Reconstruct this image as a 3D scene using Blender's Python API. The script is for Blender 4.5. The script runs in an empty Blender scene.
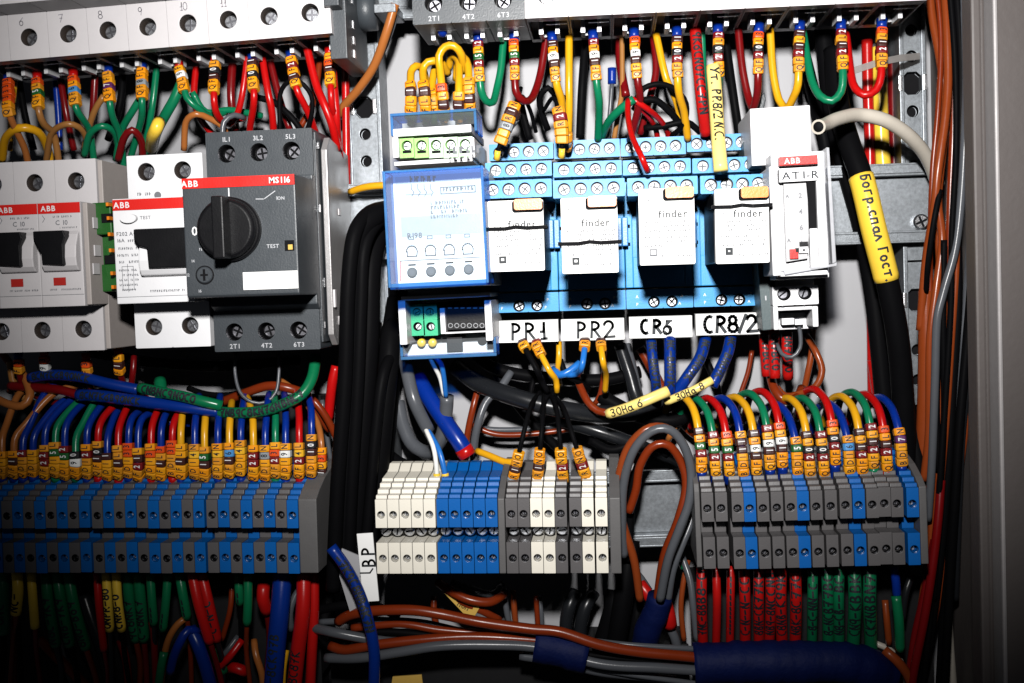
import bpy, bmesh, math, random
from mathutils import Vector, Matrix
random.seed(7)
MM = 0.001
sc = bpy.context.scene
COL = sc.collection
# ------------------------------------------------------------------ camera
FPX = 1100.0
YAW, PITCH, ROLL = math.radians(5.2), math.radians(2.6), math.radians(2.1)
V = Vector((-math.sin(YAW) * math.cos(PITCH), math.cos(YAW) * math.cos(PITCH), -math.sin(PITCH)))
R0 = V.cross(Vector((0, 0, 1))).normalized()
U0 = R0.cross(V).normalized()
RR = R0 * math.cos(ROLL) - U0 * math.sin(ROLL)
UU = U0 * math.cos(ROLL) + R0 * math.sin(ROLL)
CAM = -V * 556.0
cd = bpy.data.cameras.new("camera"); cam = bpy.data.objects.new("camera", cd); COL.objects.link(cam)
cd.lens = FPX * 36 / 1024; cd.sensor_width = 36; cd.clip_start = 0.01; cd.clip_end = 20
m = Matrix((RR, UU, -V)).transposed().to_4x4(); m.translation = CAM * MM
cam.matrix_world = m; sc.camera = cam


def at(px, py, d):
    "millimetre point of the plane standing d mm in front of the back panel"
    r = V * FPX + RR * (px - 512) + UU * (341.5 - py)
    t = (-d - CAM.y) / r.y
    return CAM + r * t


# ------------------------------------------------------------------ materials
MATS = {}


def mat(name, rgb, rough=0.45, metal=0.0, var=0.12, bump=0.15, scale=260, spec=0.5, coat=0.0, trans=None):
    if name in MATS: return MATS[name]
    m = bpy.data.materials.new(name); m.use_nodes = True
    nt = m.node_tree; nt.nodes.clear(); N = nt.nodes.new; L = nt.links.new
    out = N('ShaderNodeOutputMaterial'); b = N('ShaderNodeBsdfPrincipled')
    b.inputs['Roughness'].default_value = rough; b.inputs['Metallic'].default_value = metal
    b.inputs['Specular IOR Level'].default_value = spec; b.inputs['Coat Weight'].default_value = coat
    tc = N('ShaderNodeTexCoord'); n = N('ShaderNodeTexNoise')
    n.inputs['Scale'].default_value = scale; n.inputs['Detail'].default_value = 6; n.inputs['Roughness'].default_value = 0.65
    L(tc.outputs['Object'], n.inputs['Vector'])
    mx = N('ShaderNodeMix'); mx.data_type = 'RGBA'
    mx.inputs[6].default_value = (rgb[0] * (1 - var), rgb[1] * (1 - var), rgb[2] * (1 - var), 1)
    mx.inputs[7].default_value = (min(1, rgb[0] * (1 + var)), min(1, rgb[1] * (1 + var)), min(1, rgb[2] * (1 + var)), 1)
    L(n.outputs['Fac'], mx.inputs[0]); L(mx.outputs[2], b.inputs['Base Color'])
    mr = N('ShaderNodeMapRange'); mr.inputs[3].default_value = max(0.02, rough - 0.1); mr.inputs[4].default_value = min(1, rough + 0.12)
    n2 = N('ShaderNodeTexNoise'); n2.inputs['Scale'].default_value = scale * 0.35; n2.inputs['Detail'].default_value = 4
    L(tc.outputs['Object'], n2.inputs['Vector']); L(n2.outputs['Fac'], mr.inputs[0]); L(mr.outputs[0], b.inputs['Roughness'])
    if bump:
        bp = N('ShaderNodeBump'); bp.inputs['Strength'].default_value = bump; bp.inputs['Distance'].default_value = 0.0003
        n3 = N('ShaderNodeTexNoise'); n3.inputs['Scale'].default_value = scale * 5; n3.inputs['Detail'].default_value = 3
        L(tc.outputs['Object'], n3.inputs['Vector']); L(n3.outputs['Fac'], bp.inputs['Height']); L(bp.outputs[0], b.inputs['Normal'])
    if trans is not None:
        t = N('ShaderNodeBsdfTransparent'); t.inputs[0].default_value = (*rgb, 1)
        ms = N('ShaderNodeMixShader'); ms.inputs[0].default_value = trans
        L(t.outputs[0], ms.inputs[1]); L(b.outputs[0], ms.inputs[2]); L(ms.outputs[0], out.inputs[0])
    else:
        L(b.outputs[0], out.inputs[0])
    MATS[name] = m
    return m


M = dict(
    panel=mat('panel_paint', (.34, .34, .355), .5, var=.05, scale=30),
    plate=mat('zinc_plate', (.19, .205, .22), .42, .7, var=.6, scale=600, bump=.25),
    steel=mat('bright_steel', (.8, .8, .82), .25, 1, var=.1),
    screw=mat('screw_steel', (.78, .8, .86), .3, 1, var=.2),
    dsteel=mat('dark_steel', (.3, .3, .33), .35, 1, var=.2),
    frame=mat('frame_paint', (.095, .082, .078), .55, var=.06, scale=60, bump=.4),
    bwhite=mat('breaker_plastic', (.60, .575, .585), .42, var=.05),
    bside=mat('breaker_side_plastic', (.40, .36, .34), .55, var=.10),
    cage=mat('cage_steel', (.8, .8, .82), .45, .35, var=.1),
    gapshade=mat('gap_shade_black', (.012, .012, .013), .6, var=.2, spec=.15),  # near-black of the added boxes that stand for shade in the gaps
    bscrew=mat('pale_screw', (.62, .64, .68), .5, .5, var=.25),
    white=mat('white_plastic', (.78, .78, .80), .4, var=.04),
    cavity=mat('cavity_shade', (.045, .032, .025), .7, var=.3),  # dark brown puts the shade of underside and screw pockets into the colour
    paper=mat('white_label', (.86, .86, .85), .7, var=.03),
    cream=mat('cream_plastic', (.80, .76, .66), .45, var=.05),
    dgrey=mat('dark_grey_plastic', (.042, .049, .056), .42, var=.12, bump=.3),
    lgrey=mat('light_grey_print', (.42, .43, .45), .6),
    tgrey=mat('terminal_grey', (.095, .090, .092), .45, var=.10),
    tblue=mat('terminal_blue', (.001, .098, .37), .45, var=.08, spec=.25),
    sblue=mat('socket_blue', (.045, .29, .62), .4, var=.06, spec=.3),
    sdblue=mat('socket_dark_blue', (.025, .19, .48), .35, var=.06),  # darker blue of the retaining arms
    black=mat('black_plastic', (.005, .005, .006), .4, var=.2, spec=.22),
    hole=mat('recess_black', (.006, .006, .007), .8, spec=.1),
    red=mat('brand_red', (.62, .012, .008), .4, var=.03),
    flagred=mat('flag_red', (.42, .02, .015), .4),
    ink=mat('ink_black', (.004, .008, .012), .6, bump=0),
    pen=mat('pencil_grey', (.27, .26, .29), .6, bump=0),
    print=mat('faint_print', (.16, .165, .18), .6, bump=0),
    wink=mat('white_ink', (.75, .75, .75), .6, bump=0),
    cgreen=mat('connector_green', (.02, .42, .20), .4),
    lgreen=mat('lime_connector', (.26, .60, .12), .4),
    pgreen=mat('pale_green_connector', (.45, .66, .42), .4),
    agreen=mat('auxiliary_green', (.008, .09, .008), .45),
    orange=mat('orange_tab', (.80, .22, .015), .35),
    amber=mat('amber_plastic', (.60, .38, .08), .4),
    clear=mat('clear_blue_cover', (.93, .97, 1.0), .12, var=.01, bump=0, trans=.035),
    cedge=mat('clear_cover_edge', (.13, .38, .78), .12, var=.3, bump=0, trans=.34),
    pmid=mat('mid_print', (.09, .095, .105), .6, bump=0),
    grille=mat('grey_print', (.10, .105, .12), .6, bump=0),
    tape=mat('blue_tape', (.001, .005, .045), .6, var=.35, scale=90, bump=1.0, spec=.15),
    tie=mat('clear_tie', (.55, .52, .50), .3, trans=.45),
)
WC = dict(
    y=(.66, .32, .008), g=(.003, .15, .065), r=(.42, .004, .004), b=(.0015, .022, .22), k=(.003, .003, .0035),
    e=(.075, .08, .09), n=(.17, .021, .004), o=(.34, .11, .025), w=(.75, .75, .72), dr=(.14, .003, .004), t=(.30, .13, .035), lb=(.015, .14, .48),
    hose=(.46, .42, .36), dg=(.004, .10, .045), py=(.86, .66, .20), sy=(.82, .54, .05), sr=(.40, .006, .005), sg=(.003, .13, .05), sb=(.0015, .022, .19), dk=(.010, .011, .013), ob=(.21, .038, .008))
WM = {k: mat('wire_' + k, v, .27, spec=.36, var=.08, bump=.08) for k, v in WC.items()}
RING = {'0': (.010, .010, .012), '1': (.045, .012, .010), '2': (.17, .006, .008), '3': (.70, .07, .005), '4': (.78, .42, .02), '5': (.01, .10, .02),
        '6': (.06, .25, .55), '7': (.10, .02, .10), '8': (.26, .28, .30), '9': (.80, .80, .78)}
WM['k'] = mat('wire_black_soft', WC['k'], .5, var=.1, bump=.1, spec=.03)
RM = {k: mat('marker_' + k, v, .4, var=.08) for k, v in RING.items()}
RYS = [mat('marker_yellow', (.80, .33, .008), .4, var=.1), mat('marker_yellow_worn', (.70, .27, .010), .5, var=.2), mat('marker_yellow_deep', (.82, .29, .006), .36, var=.1)]


# ------------------------------------------------------------------ objects
def props(o, label=None, cat=None, group=None, kind=None):
    if label: o['label'] = label
    if cat: o['category'] = cat
    if group: o['group'] = group
    if kind: o['kind'] = kind
    return o


def empty(name, loc, ang=0.0):
    o = bpy.data.objects.new(name, None); COL.objects.link(o)
    o.location = loc * MM; o.rotation_euler = (0, -ang, 0); o.empty_display_size = .01
    return o


GLY = {}


def glyph(ch):
    if ch not in GLY:
        cu = bpy.data.curves.new('t', 'FONT'); cu.body = ch; cu.size = 1.0; cu.offset = 0.018; cu.resolution_u = 2; cu.fill_mode = 'FRONT'
        ob = bpy.data.objects.new('t', cu); me = ob.to_mesh()
        vs = [(v.co.x, v.co.y) for v in me.vertices]; fs = [tuple(p.vertices) for p in me.polygons]
        w = max([v[0] for v in vs], default=.3)
        ob.to_mesh_clear(); bpy.data.objects.remove(ob); bpy.data.curves.remove(cu)
        GLY[ch] = (vs, fs, w + .08)
    return GLY[ch]


class MB:
    "collects shapes in local millimetres: x right, z up, d towards the viewer (stored as -y)"
    def __init__(s): s.v = []; s.f = []; s.mi = []; s.ms = []; s.sm = []; s.cur = 0; s.smooth = False

    def use(s, m, smooth=False):
        if m not in s.ms: s.ms.append(m)
        s.cur = s.ms.index(m); s.smooth = smooth; return s

    def vert(s, x, d, z): s.v.append((x, -d, z)); return len(s.v) - 1
    def face(s, ids): s.f.append(tuple(ids)); s.mi.append(s.cur); s.sm.append(s.smooth)

    def box(s, x0, x1, d0, d1, z0, z1):
        i = [s.vert(x, d, z) for x in (x0, x1) for d in (d0, d1) for z in (z0, z1)]
        for f in ((0, 1, 3, 2), (4, 6, 7, 5), (0, 4, 5, 1), (2, 3, 7, 6), (0, 2, 6, 4), (1, 5, 7, 3)): s.face([i[k] for k in f])
        return s

    def rbox(s, x0, x1, d0, d1, z0, z1, r, n=4):
        "box with corners rounded in the front view"
        pts = []
        for cx, cz, a0 in ((x1 - r, z1 - r, 0), (x0 + r, z1 - r, 90), (x0 + r, z0 + r, 180), (x1 - r, z0 + r, 270)):
            for k in range(n + 1):
                a = math.radians(a0 + 90 * k / n); pts.append((cx + r * math.cos(a), cz + r * math.sin(a)))
        return s.ext(pts, d0, d1)

    def ext(s, pts, d0, d1):
        "polygon in x,z extruded along the depth"
        a = [s.vert(x, d1, z) for x, z in pts]; b = [s.vert(x, d0, z) for x, z in pts]; n = len(pts)
        s.face(a); s.face(b[::-1])
        for k in range(n): s.face((a[k], b[k], b[(k + 1) % n], a[(k + 1) % n]))
        return s

    def prism(s, prof, x0, x1):
        "profile in (d,z) extruded along x"
        a = [s.vert(x0, d, z) for d, z in prof]; b = [s.vert(x1, d, z) for d, z in prof]; n = len(prof)
        s.face(a); s.face(b[::-1])
        for k in range(n): s.face((a[k], b[k], b[(k + 1) % n], a[(k + 1) % n]))
        return s

    def cyl(s, x, z, r, d0, d1, n=24, r2=None, ch=0.0):
        "cylinder along the depth, optional chamfer at the front"
        r2 = r if r2 is None else r2
        rings = [(r, d0), (r2, d1 - ch)] + ([(r2 - ch, d1)] if ch else [])
        ids = [[s.vert(x + q * math.cos(2 * math.pi * k / n), d, z + q * math.sin(2 * math.pi * k / n)) for k in range(n)] for q, d in rings]
        for a, b in zip(ids, ids[1:]):
            for k in range(n): s.face((a[k], a[(k + 1) % n], b[(k + 1) % n], b[k]))
        s.face(ids[0][::-1]); s.face(ids[-1]); return s

    def hole(s, x0, x1, z0, z1, d0, d1, cx, cz, r, dep, inner=None, n=24):
        "solid block with a round pocket in its front face"
        k0 = [s.vert(x, d0, z) for x, z in ((x0, z0), (x1, z0), (x1, z1), (x0, z1))]
        k1 = [s.vert(x, d1, z) for x, z in ((x0, z0), (x1, z0), (x1, z1), (x0, z1))]
        s.face(k0[::-1])
        for k in range(4): s.face((k0[k], k0[(k + 1) % 4], k1[(k + 1) % 4], k1[k]))
        ci = []; pr = []
        for k in range(n):
            a = 2 * math.pi * (k + .5) / n - math.pi * .75
            c, q = math.cos(a), math.sin(a)
            ci.append(s.vert(cx + r * c, d1, cz + r * q))
            ts = []
            if c > 1e-6: ts.append(((x1 - cx) / c, 1))
            if c < -1e-6: ts.append(((x0 - cx) / c, 3))
            if q > 1e-6: ts.append(((z1 - cz) / q, 2))
            if q < -1e-6: ts.append(((z0 - cz) / q, 0))
            t, side = min(ts); pr.append((s.vert(cx + c * t, d1, cz + q * t), side))
        for k in range(n):
            j = (k + 1) % n; a, sa = pr[k]; b, sb = pr[j]
            f = [ci[k], a] + ([k1[(sa + 1) % 4]] if sa != sb else []) + [b, ci[j]]
            s.face(f)
        m0, sm0 = s.cur, s.smooth
        if inner: s.use(inner)
        bo = [s.vert(s.v[i][0], d1 - dep, s.v[i][2]) for i in ci]
        for k in range(n): s.face((ci[k], ci[(k + 1) % n], bo[(k + 1) % n], bo[k]))
        s.face(bo); s.cur, s.smooth = m0, sm0
        return s

    def holes(s, x0, x1, z0, z1, d0, d1, cxs, cz, r, dep, inner=None):
        e = [x0] + [(a + b) / 2 for a, b in zip(cxs, cxs[1:])] + [x1]
        for k, cx in enumerate(cxs): s.hole(e[k], e[k + 1], z0, z1, d0, d1, cx, cz, r, dep, inner)
        return s

    def text(s, t, x, z, h, d, m, ang=0, align='c', th=0.05, sx=1.0):
        s.use(m); k = h / .70; adv = 0; L = []
        for ch in t:
            if ch == ' ': adv += .3; continue
            vs, fs, w = glyph(ch); L.append((vs, fs, adv)); adv += w
        x_ = {'c': -adv / 2, 'l': 0, 'r': -adv}[align]
        ca, sa = math.cos(ang), math.sin(ang)
        for vs, fs, a in L:
            ids = []
            for vx, vy in vs:
                u, w = (vx + a + x_) * k * sx, (vy - .35) * k
                ids.append(s.vert(x + u * ca - w * sa, d + th, z + u * sa + w * ca))
            for f in fs: s.face([ids[i] for i in f])
        return s

    def stroke(s, pts, w, d, m, th=0.06):
        "pen line lying on the front: pts in x,z"
        s.use(m)
        for (xa, za), (xb, zb) in zip(pts, pts[1:]):
            L = math.hypot(xb - xa, zb - za) or 1e-6; nx, nz = -(zb - za) / L * w / 2, (xb - xa) / L * w / 2
            ex, ez = (xb - xa) / L * w * .35, (zb - za) / L * w * .35
            s.face([s.vert(xa - ex + nx, d + th, za - ez + nz), s.vert(xa - ex - nx, d + th, za - ez - nz), s.vert(xb + ex - nx, d + th, zb + ez - nz), s.vert(xb + ex + nx, d + th, zb + ez + nz)])
        return s

    def hand(s, t, x, z, h, d, m, w=.5, ang=0, adv=.78, th=.06, jit=.04):
        ca, sa = math.cos(ang), math.sin(ang); u = 0
        for ch in t:
            if ch == ' ': u += .5 * h; continue
            j = random.uniform(-jit, jit)
            for st in HAND.get(ch, HAND['-']):
                P = [((a + j * b) * h * .72 + u, (b - .5) * h) for a, b in st]
                s.stroke([(x + p * ca - q * sa, z + p * sa + q * ca) for p, q in P], w, d, m, th)
            u += h * (adv if ch not in '1.,i/' else adv * .6)
        return s

    def lines(s, x0, x1, z, h, d, m, seed=0):
        "illegible small print: a row of tiny marks"
        rr = random.Random(seed + int(x0 * 7 + z * 13)); s.use(m); x = x0
        while x < x1:
            w = rr.uniform(.3, .8) * h
            if rr.random() < .85:
                s.box(x, x + w * .5, d, d + .05, z, z + h)
                a_ = rr.choice((0, .3, .6)); s.box(x + w * .5, x + w * .85, d, d + .05, z + h * a_, z + h * (a_ + .4))
            x += w + .22 * h
        return s

    def data(s, name, bevel=0, loc=None):
        me = bpy.data.meshes.new(name)
        o = loc or Vector((0, 0, 0))
        me.from_pydata([((x - o.x) * MM, (y - o.y) * MM, (z - o.z) * MM) for x, y, z in s.v], [], s.f)
        for q in s.ms: me.materials.append(q)
        me.polygons.foreach_set('material_index', s.mi); me.polygons.foreach_set('use_smooth', s.sm)
        if bevel:
            bm = bmesh.new(); bm.from_mesh(me)
            bmesh.ops.recalc_face_normals(bm, faces=bm.faces)
            es = [e for e in bm.edges if len(e.link_faces) == 2 and e.calc_face_angle(0) > .6 and min(e.calc_length(), 1) > bevel * 2.2 * MM]
            bmesh.ops.bevel(bm, geom=es, offset=bevel * MM, segments=2, profile=.6, affect='EDGES', clamp_overlap=True)
            bm.to_mesh(me); bm.free()
        return me

    def build(s, name, parent=None, bevel=0, label=None):
        o = bpy.data.objects.new(name, s.data(name, bevel)); COL.objects.link(o); o.parent = parent
        if label: o['label'] = label
        return o


# handwriting strokes in a unit box (x 0..1, y 0..1)
def arc(cx, cy, rx, ry, a0, a1, n=10):
    return [(cx + rx * math.cos(math.radians(a0 + (a1 - a0) * k / n)), cy + ry * math.sin(math.radians(a0 + (a1 - a0) * k / n))) for k in range(n + 1)]


HAND = {
    'P': [[(.15, 0), (.2, 1)], [(.15, .95)] + arc(.25, .72, .5, .25, 80, -90)], 'R': [[(.12, 0), (.18, 1)], [(.15, .95)] + arc(.25, .74, .5, .24, 80, -90) + [(.4, .45), (.85, 0)]],
    '1': [[(.2, .45), (.45, .45)], [(.45, .45), (.5, 1), (.5, 0)], [(.25, 0), (.7, .03)]], '2': [arc(.45, .72, .38, .28, 170, -30) + [(.1, 0), (.95, .03)]],
    'C': [arc(.55, .5, .45, .5, 70, 290)], '6': [[(.8, 1), (.3, .6)] + arc(.45, .3, .33, .3, 150, -200)], '8': [arc(.5, .74, .3, .25, 0, 360), arc(.5, .26, .38, .26, 0, 360)],
    '/': [[(.0, -.05), (.55, 1.05)]], '5': [[(.85, 1), (.3, 1), (.25, .55)] + arc(.45, .3, .35, .3, 100, -150)],
    'O': [arc(.5, .5, .4, .5, 0, 360)], '0': [arc(.5, .5, .36, .5, 0, 360)], 'H': [[(.15, 0), (.15, 1)], [(.8, 0), (.8, 1)], [(.15, .5), (.8, .5)]],
    'З': [arc(.4, .75, .4, .25, 150, -80), arc(.4, .26, .42, .26, 90, -150)], 'a': [arc(.45, .3, .33, .3, 20, 340), [(.8, .6), (.8, .08), (.95, 0)]],
    'Б': [[(.9, 1), (.25, 1), (.2, 0)], [(.22, .6)] + arc(.4, .3, .4, .3, 80, -120)], 'o': [arc(.45, .32, .34, .32, 0, 360)], 'г': [[(.2, 0), (.25, .65), (.8, .68)]],
    'p': [[(.2, -.35), (.25, .65)], arc(.5, .35, .3, .28, 150, -150)], '.': [[(.2, 0), (.28, .04)]], 'c': [arc(.5, .32, .36, .32, 60, 300)],
    'п': [[(.1, 0), (.18, .65), (.75, .65), (.75, 0)]], 'л': [[(.05, 0), (.4, .65), (.8, 0)]], 'Г': [[(.2, 0), (.3, 1), (.9, .95)]], 'т': [[(.05, .6), (.9, .65)], [(.5, .62), (.45, 0)]],
    'е': [[(.15, .3), (.8, .35)] + arc(.45, .33, .35, .32, 10, 300)], 'N': [[(.1, 0), (.15, 1), (.8, 0), (.85, 1)]], 'y': [[(.1, .65), (.4, .1)], [(.8, .7), (.3, -.3)]], 'm': [[(.1, 0), (.15, .6), (.4, .6), (.42, .1), (.45, .6), (.8, .6), (.85, 0)]],
    'B': [[(.15, 0), (.2, 1)], [(.2, 1)] + arc(.3, .75, .4, .25, 80, -80) + arc(.3, .26, .5, .26, 80, -90)], '7': [[(.1, .95), (.85, 1), (.4, 0)], [(.3, .5), (.75, .5)]], '9': [arc(.45, .7, .3, .28, 0, 360), [(.78, .7), (.6, 0)]],
    'О': [arc(.5, .5, .4, .5, 0, 360)], 'Н': [[(.15, 0), (.15, 1)], [(.8, 0), (.8, 1)], [(.15, .5), (.8, .5)]], 'К': [[(.15, 0), (.15, 1)], [(.8, 1), (.15, .5), (.85, 0)]], 'K': [[(.15, 0), (.15, 1)], [(.8, 1), (.15, .5), (.85, 0)]],
    'У': [[(.1, 1), (.5, .45)], [(.9, 1), (.3, 0)]], 'т.': [], '-': [[(.1, .45), (.8, .5)]], '~': [[(.0, .3), (.3, .8), (.5, .1), (.9, .7)]], '*': [arc(.5, .5, .3, .3, 30, 300), [(.2, 0), (.8, 1)]],
}

for a_, b_ in zip('орсает', 'opcaem'):
    if a_ not in HAND: HAND[a_] = HAND[b_]
HAND['т'] = [[(.05, .6), (.9, .65)], [(.5, .62), (.45, 0)]]


class Frame:
    "upright device frame through two photographed points at depth d"
    def __init__(s, a, b, d):
        s.A = at(*a, d); s.B = at(*b, d); s.d = d
        s.len = math.hypot(s.B.x - s.A.x, s.B.z - s.A.z); s.ang = math.atan2(s.B.z - s.A.z, s.B.x - s.A.x)

    def loc(s, px, py, d):
        p = at(px, py, d); u, w = p.x - s.A.x, p.z - s.A.z; c, q = math.cos(s.ang), math.sin(s.ang)
        return u * c + w * q, -u * q + w * c

    def rect(s, x0, y0, x1, y1, d):
        a = s.loc(x0, y0, d); b = s.loc(x1, y1, d)
        return min(a[0], b[0]), max(a[0], b[0]), min(a[1], b[1]), max(a[1], b[1])

    def world(s, x, z): c, q = math.cos(s.ang), math.sin(s.ang); return Vector((s.A.x + x * c - z * q, 0, s.A.z + x * q + z * c))

    def root(s, name, label, cat, group=None, x=0, z=0):
        return props(empty(name, s.world(x, z), s.ang), label, cat, group)


# ------------------------------------------------------------------ tubes
def spline(pts, step=2.2):
    P = [at(*p) for p in pts]
    if len(P) == 2: P = [P[0], (P[0] + P[1]) / 2, P[1]]
    Q = [P[0] * 2 - P[1]] + P + [P[-1] * 2 - P[-2]]; out = []
    for i in range(1, len(Q) - 2):
        p0, p1, p2, p3 = Q[i - 1:i + 3]; n = max(2, int((p2 - p1).length / step))
        t1 = (p2 - p0) * .5; t2 = (p3 - p1) * .5; L = (p2 - p1).length
        if t1.length > L * 1.1: t1 = t1 * (L * 1.1 / t1.length)
        if t2.length > L * 1.1: t2 = t2 * (L * 1.1 / t2.length)
        for k in range(n):
            t = k / n
            out.append(p1 * (2 * t ** 3 - 3 * t ** 2 + 1) + t1 * (t ** 3 - 2 * t ** 2 + t) + p2 * (-2 * t ** 3 + 3 * t ** 2) + t2 * (t ** 3 - t ** 2))
    out.append(P[-1]); return out


class Path:
    def __init__(s, pts):
        s.p = spline(pts); s.l = [0]
        for a, b in zip(s.p, s.p[1:]): s.l.append(s.l[-1] + (b - a).length)
        s.L = s.l[-1]

    def pt(s, u):
        u = max(0, min(s.L, u)); i = 0
        while i < len(s.l) - 2 and s.l[i + 1] < u: i += 1
        t = (u - s.l[i]) / max(1e-6, s.l[i + 1] - s.l[i])
        return s.p[i].lerp(s.p[i + 1], t), (s.p[i + 1] - s.p[i]).normalized()

    def fr(s, u):
        p = s.pt(u)[0]; t = (s.pt(u + 1.2)[0] - s.pt(u - 1.2)[0]).normalized()
        n = Vector((0, -1, 0)); n = n - t * n.dot(t)
        n = n.normalized() if n.length > .15 else t.orthogonal().normalized()
        return p, t, n, t.cross(n)

    def tube(s, mb, r, u0=0, u1=None, n=12, prof=None, rfun=None, sq=None, cap=True, dense=()):
        u1 = s.L if u1 is None else u1
        us = [u0] + sorted([u for u in s.l if u0 + .4 < u < u1 - .4] + list(dense)) + [u1]
        rings = []; N = None
        for u in us:
            p = s.pt(u)[0]; t = (s.pt(u + .8)[0] - s.pt(u - .8)[0]).normalized()
            if N is None: _, _, N, _ = s.fr(u)
            N = (N - t * N.dot(t)).normalized()
            if sq: _, _, N2, _ = s.fr(u); N = N2
            B = t.cross(N); q = rfun(u) if rfun else r; ring = []
            for k in range(n):
                a = 2 * math.pi * (k + .5) / n; c, w = math.cos(a), math.sin(a)
                e = 1.0
                if sq: e = 1 / (abs(c) ** sq + abs(w) ** sq) ** (1 / sq)
                v = p + (N * c + B * w) * q * e; mb.v.append(tuple(v)); ring.append(len(mb.v) - 1)
            rings.append(ring)
        for a, b in zip(rings, rings[1:]):
            for k in range(n): mb.face((a[k], b[k], b[(k + 1) % n], a[(k + 1) % n]))
        if cap: mb.face(rings[0]); mb.face(rings[-1][::-1])
        return mb


RINGLEN = 3.25


def ring_mb(path, u, r, ch, up, ln=RINGLEN):
    "one marker sleeve with its character, read along the wire"
    mb = MB(); mt = RM.get(ch) or random.choice(RYS); jj = random.uniform(-.16, .16); mb.use(mt, False)
    r *= random.uniform(.95, 1.07); h = ln / 2 - .12; e = .3
    prof = lambda q: r - (.35 if (q < u - h + e * .5 or q > u + h - e * .5) else 0)
    path.tube(mb, r, u - h, u + h, n=16, sq=5.0, rfun=lambda q: r * (.93 if abs(q - u) > h - .06 else 1.0), dense=(u - h + .35, u + h - .35))
    p, t, n, b = path.fr(u)
    mb.v = [tuple(Vector(q) + b * jj) for q in mb.v]; p = p + b * jj
    if up: t = -t; b = -b
    if ch not in ' |':
        vs, fs, w = glyph(ch); k = ln * .62 / .70
        mb.use(MATS['white_ink'] if ch in '01257' else MATS['ink_black'])
        ids = []
        for vx, vy in vs:
            a, c = (vx - w / 2 + .04) * k, (vy - .35) * k * 1.42
            q = p + t * a + n * (r * 1.0 + .10) - b * c; mb.v.append(tuple(q)); ids.append(len(mb.v) - 1)
        for f in fs: mb.face([ids[i] for i in f])
    return mb


def shift(mb, o):
    mb.v = [(x - o.x, y - o.y, z - o.z) for x, y, z in mb.v]; return mb


def wire(col, r, pts, label, marks=None, mstart=1.0, mside='start', mr=None, ferr=None, ferrlen=4.0, cat='wire', group=None, name='wire', texts=None, part='insulation', ends=None, ferr_end=None, mlen=RINGLEN, rev=False):
    """tube along photographed points. marks: characters read from one end of the wire inwards; ferr: colour of the crimped end.
    texts: (string, start mm, char height, pen width, flip) handwriting on the sleeve; ends: (from mm, to mm, colour, radius) sleeves"""
    path = Path(pts); c = path.p[0].copy(); simple = not (marks or ferr or ends or ferr_end)
    mb = MB().use(WM[col], True); path.tube(mb, r, n=14 if r > 2.5 else 10)
    if texts:
        for t, u0, h, w, flip in texts: sleeve_text(mb, path, r, t, u0, h, w, flip)
    shift(mb, c)
    if simple:
        o = mb.build(name); o.location = c * MM; return props(o, label, cat, group)
    root = props(empty(name, c), label, cat, group)
    mb.build(part, root)
    F = lambda u: u if mside == 'start' else path.L - u
    if ferr:
        m2 = MB().use(WM[ferr], True); a, b = sorted((F(-0.0), F(ferrlen)))
        path.tube(m2, r + .45, a, b, n=12, rfun=lambda u: r + .45 + (.35 if abs(u - F(0)) < ferrlen * .5 else 0)); shift(m2, c).build('ferrule', root)
    if ferr_end:
        m2 = MB().use(WM[ferr_end], True); path.tube(m2, r + .4, path.L - 4, path.L, n=12); shift(m2, c).build('ferrule', root)
    if marks:
        u = mstart + mlen / 2; R = mr or r + .75
        for ch in marks:
            # mside start: the path starts at the lower end and the text reads away from it
            shift(ring_mb(path, F(u), R, ch, (mside != 'start') ^ rev, mlen), c).build('cable_marker', root); u += mlen
    if ends:
        for u0, u1, cc, rad, *tx in ends:
            m2 = MB().use(WM[cc], True); path.tube(m2, rad, u0 if u0 >= 0 else path.L + u0, u1 if u1 > 0 else path.L + u1, n=14)
            for t, uu, h, w, flip in tx: sleeve_text(m2, path, rad, t, uu, h, w, flip)
            shift(m2, c).build('sleeve', root)
    return root


def sleeve_text(mb, path, r, t, u0, h, w, flip):
    "pen strokes wrapped round a sleeve; flip reads towards the start of the path"
    mb.use(MATS['ink_black']); u = path.L - u0 if flip else u0

    def P(a, b):
        s_ = -1 if flip else 1
        p, tt, n, bb = path.fr(a); an = s_ * b / r
        return p + (n * math.cos(an) - bb * math.sin(an)) * (r + .13)
    for ch in t:
        if ch == ' ': u += .5 * h * (-1 if flip else 1); continue
        for st in HAND.get(ch, HAND['-']):
            j = random.uniform(-.05, .05)
            Q = [(u + (-1 if flip else 1) * (x + j) * h * .75, (y - .4) * h) for x, y in st]
            Q = [(a0 + (a1 - a0) * k / 4, b0 + (b1 - b0) * k / 4) for (a0, b0), (a1, b1) in zip(Q, Q[1:]) for k in range(4)] + Q[-1:] if len(Q) < 5 else Q
            for (a0, b0), (a1, b1) in zip(Q, Q[1:]):
                L = math.hypot(a1 - a0, b1 - b0) or 1e-6; na, nb = -(b1 - b0) / L * w / 2, (a1 - a0) / L * w / 2; ea, eb = (a1 - a0) / L * w * .35, (b1 - b0) / L * w * .35
                ids = []
                for a, b in ((a0 - ea + na, b0 - eb + nb), (a0 - ea - na, b0 - eb - nb), (a1 + ea - na, b1 + eb - nb), (a1 + ea + na, b1 + eb + nb)):
                    mb.v.append(tuple(P(a, b))); ids.append(len(mb.v) - 1)
                mb.face(ids)
        u += h * .85 * (-1 if flip else 1) * (.6 if ch in '1./' else 1)


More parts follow.
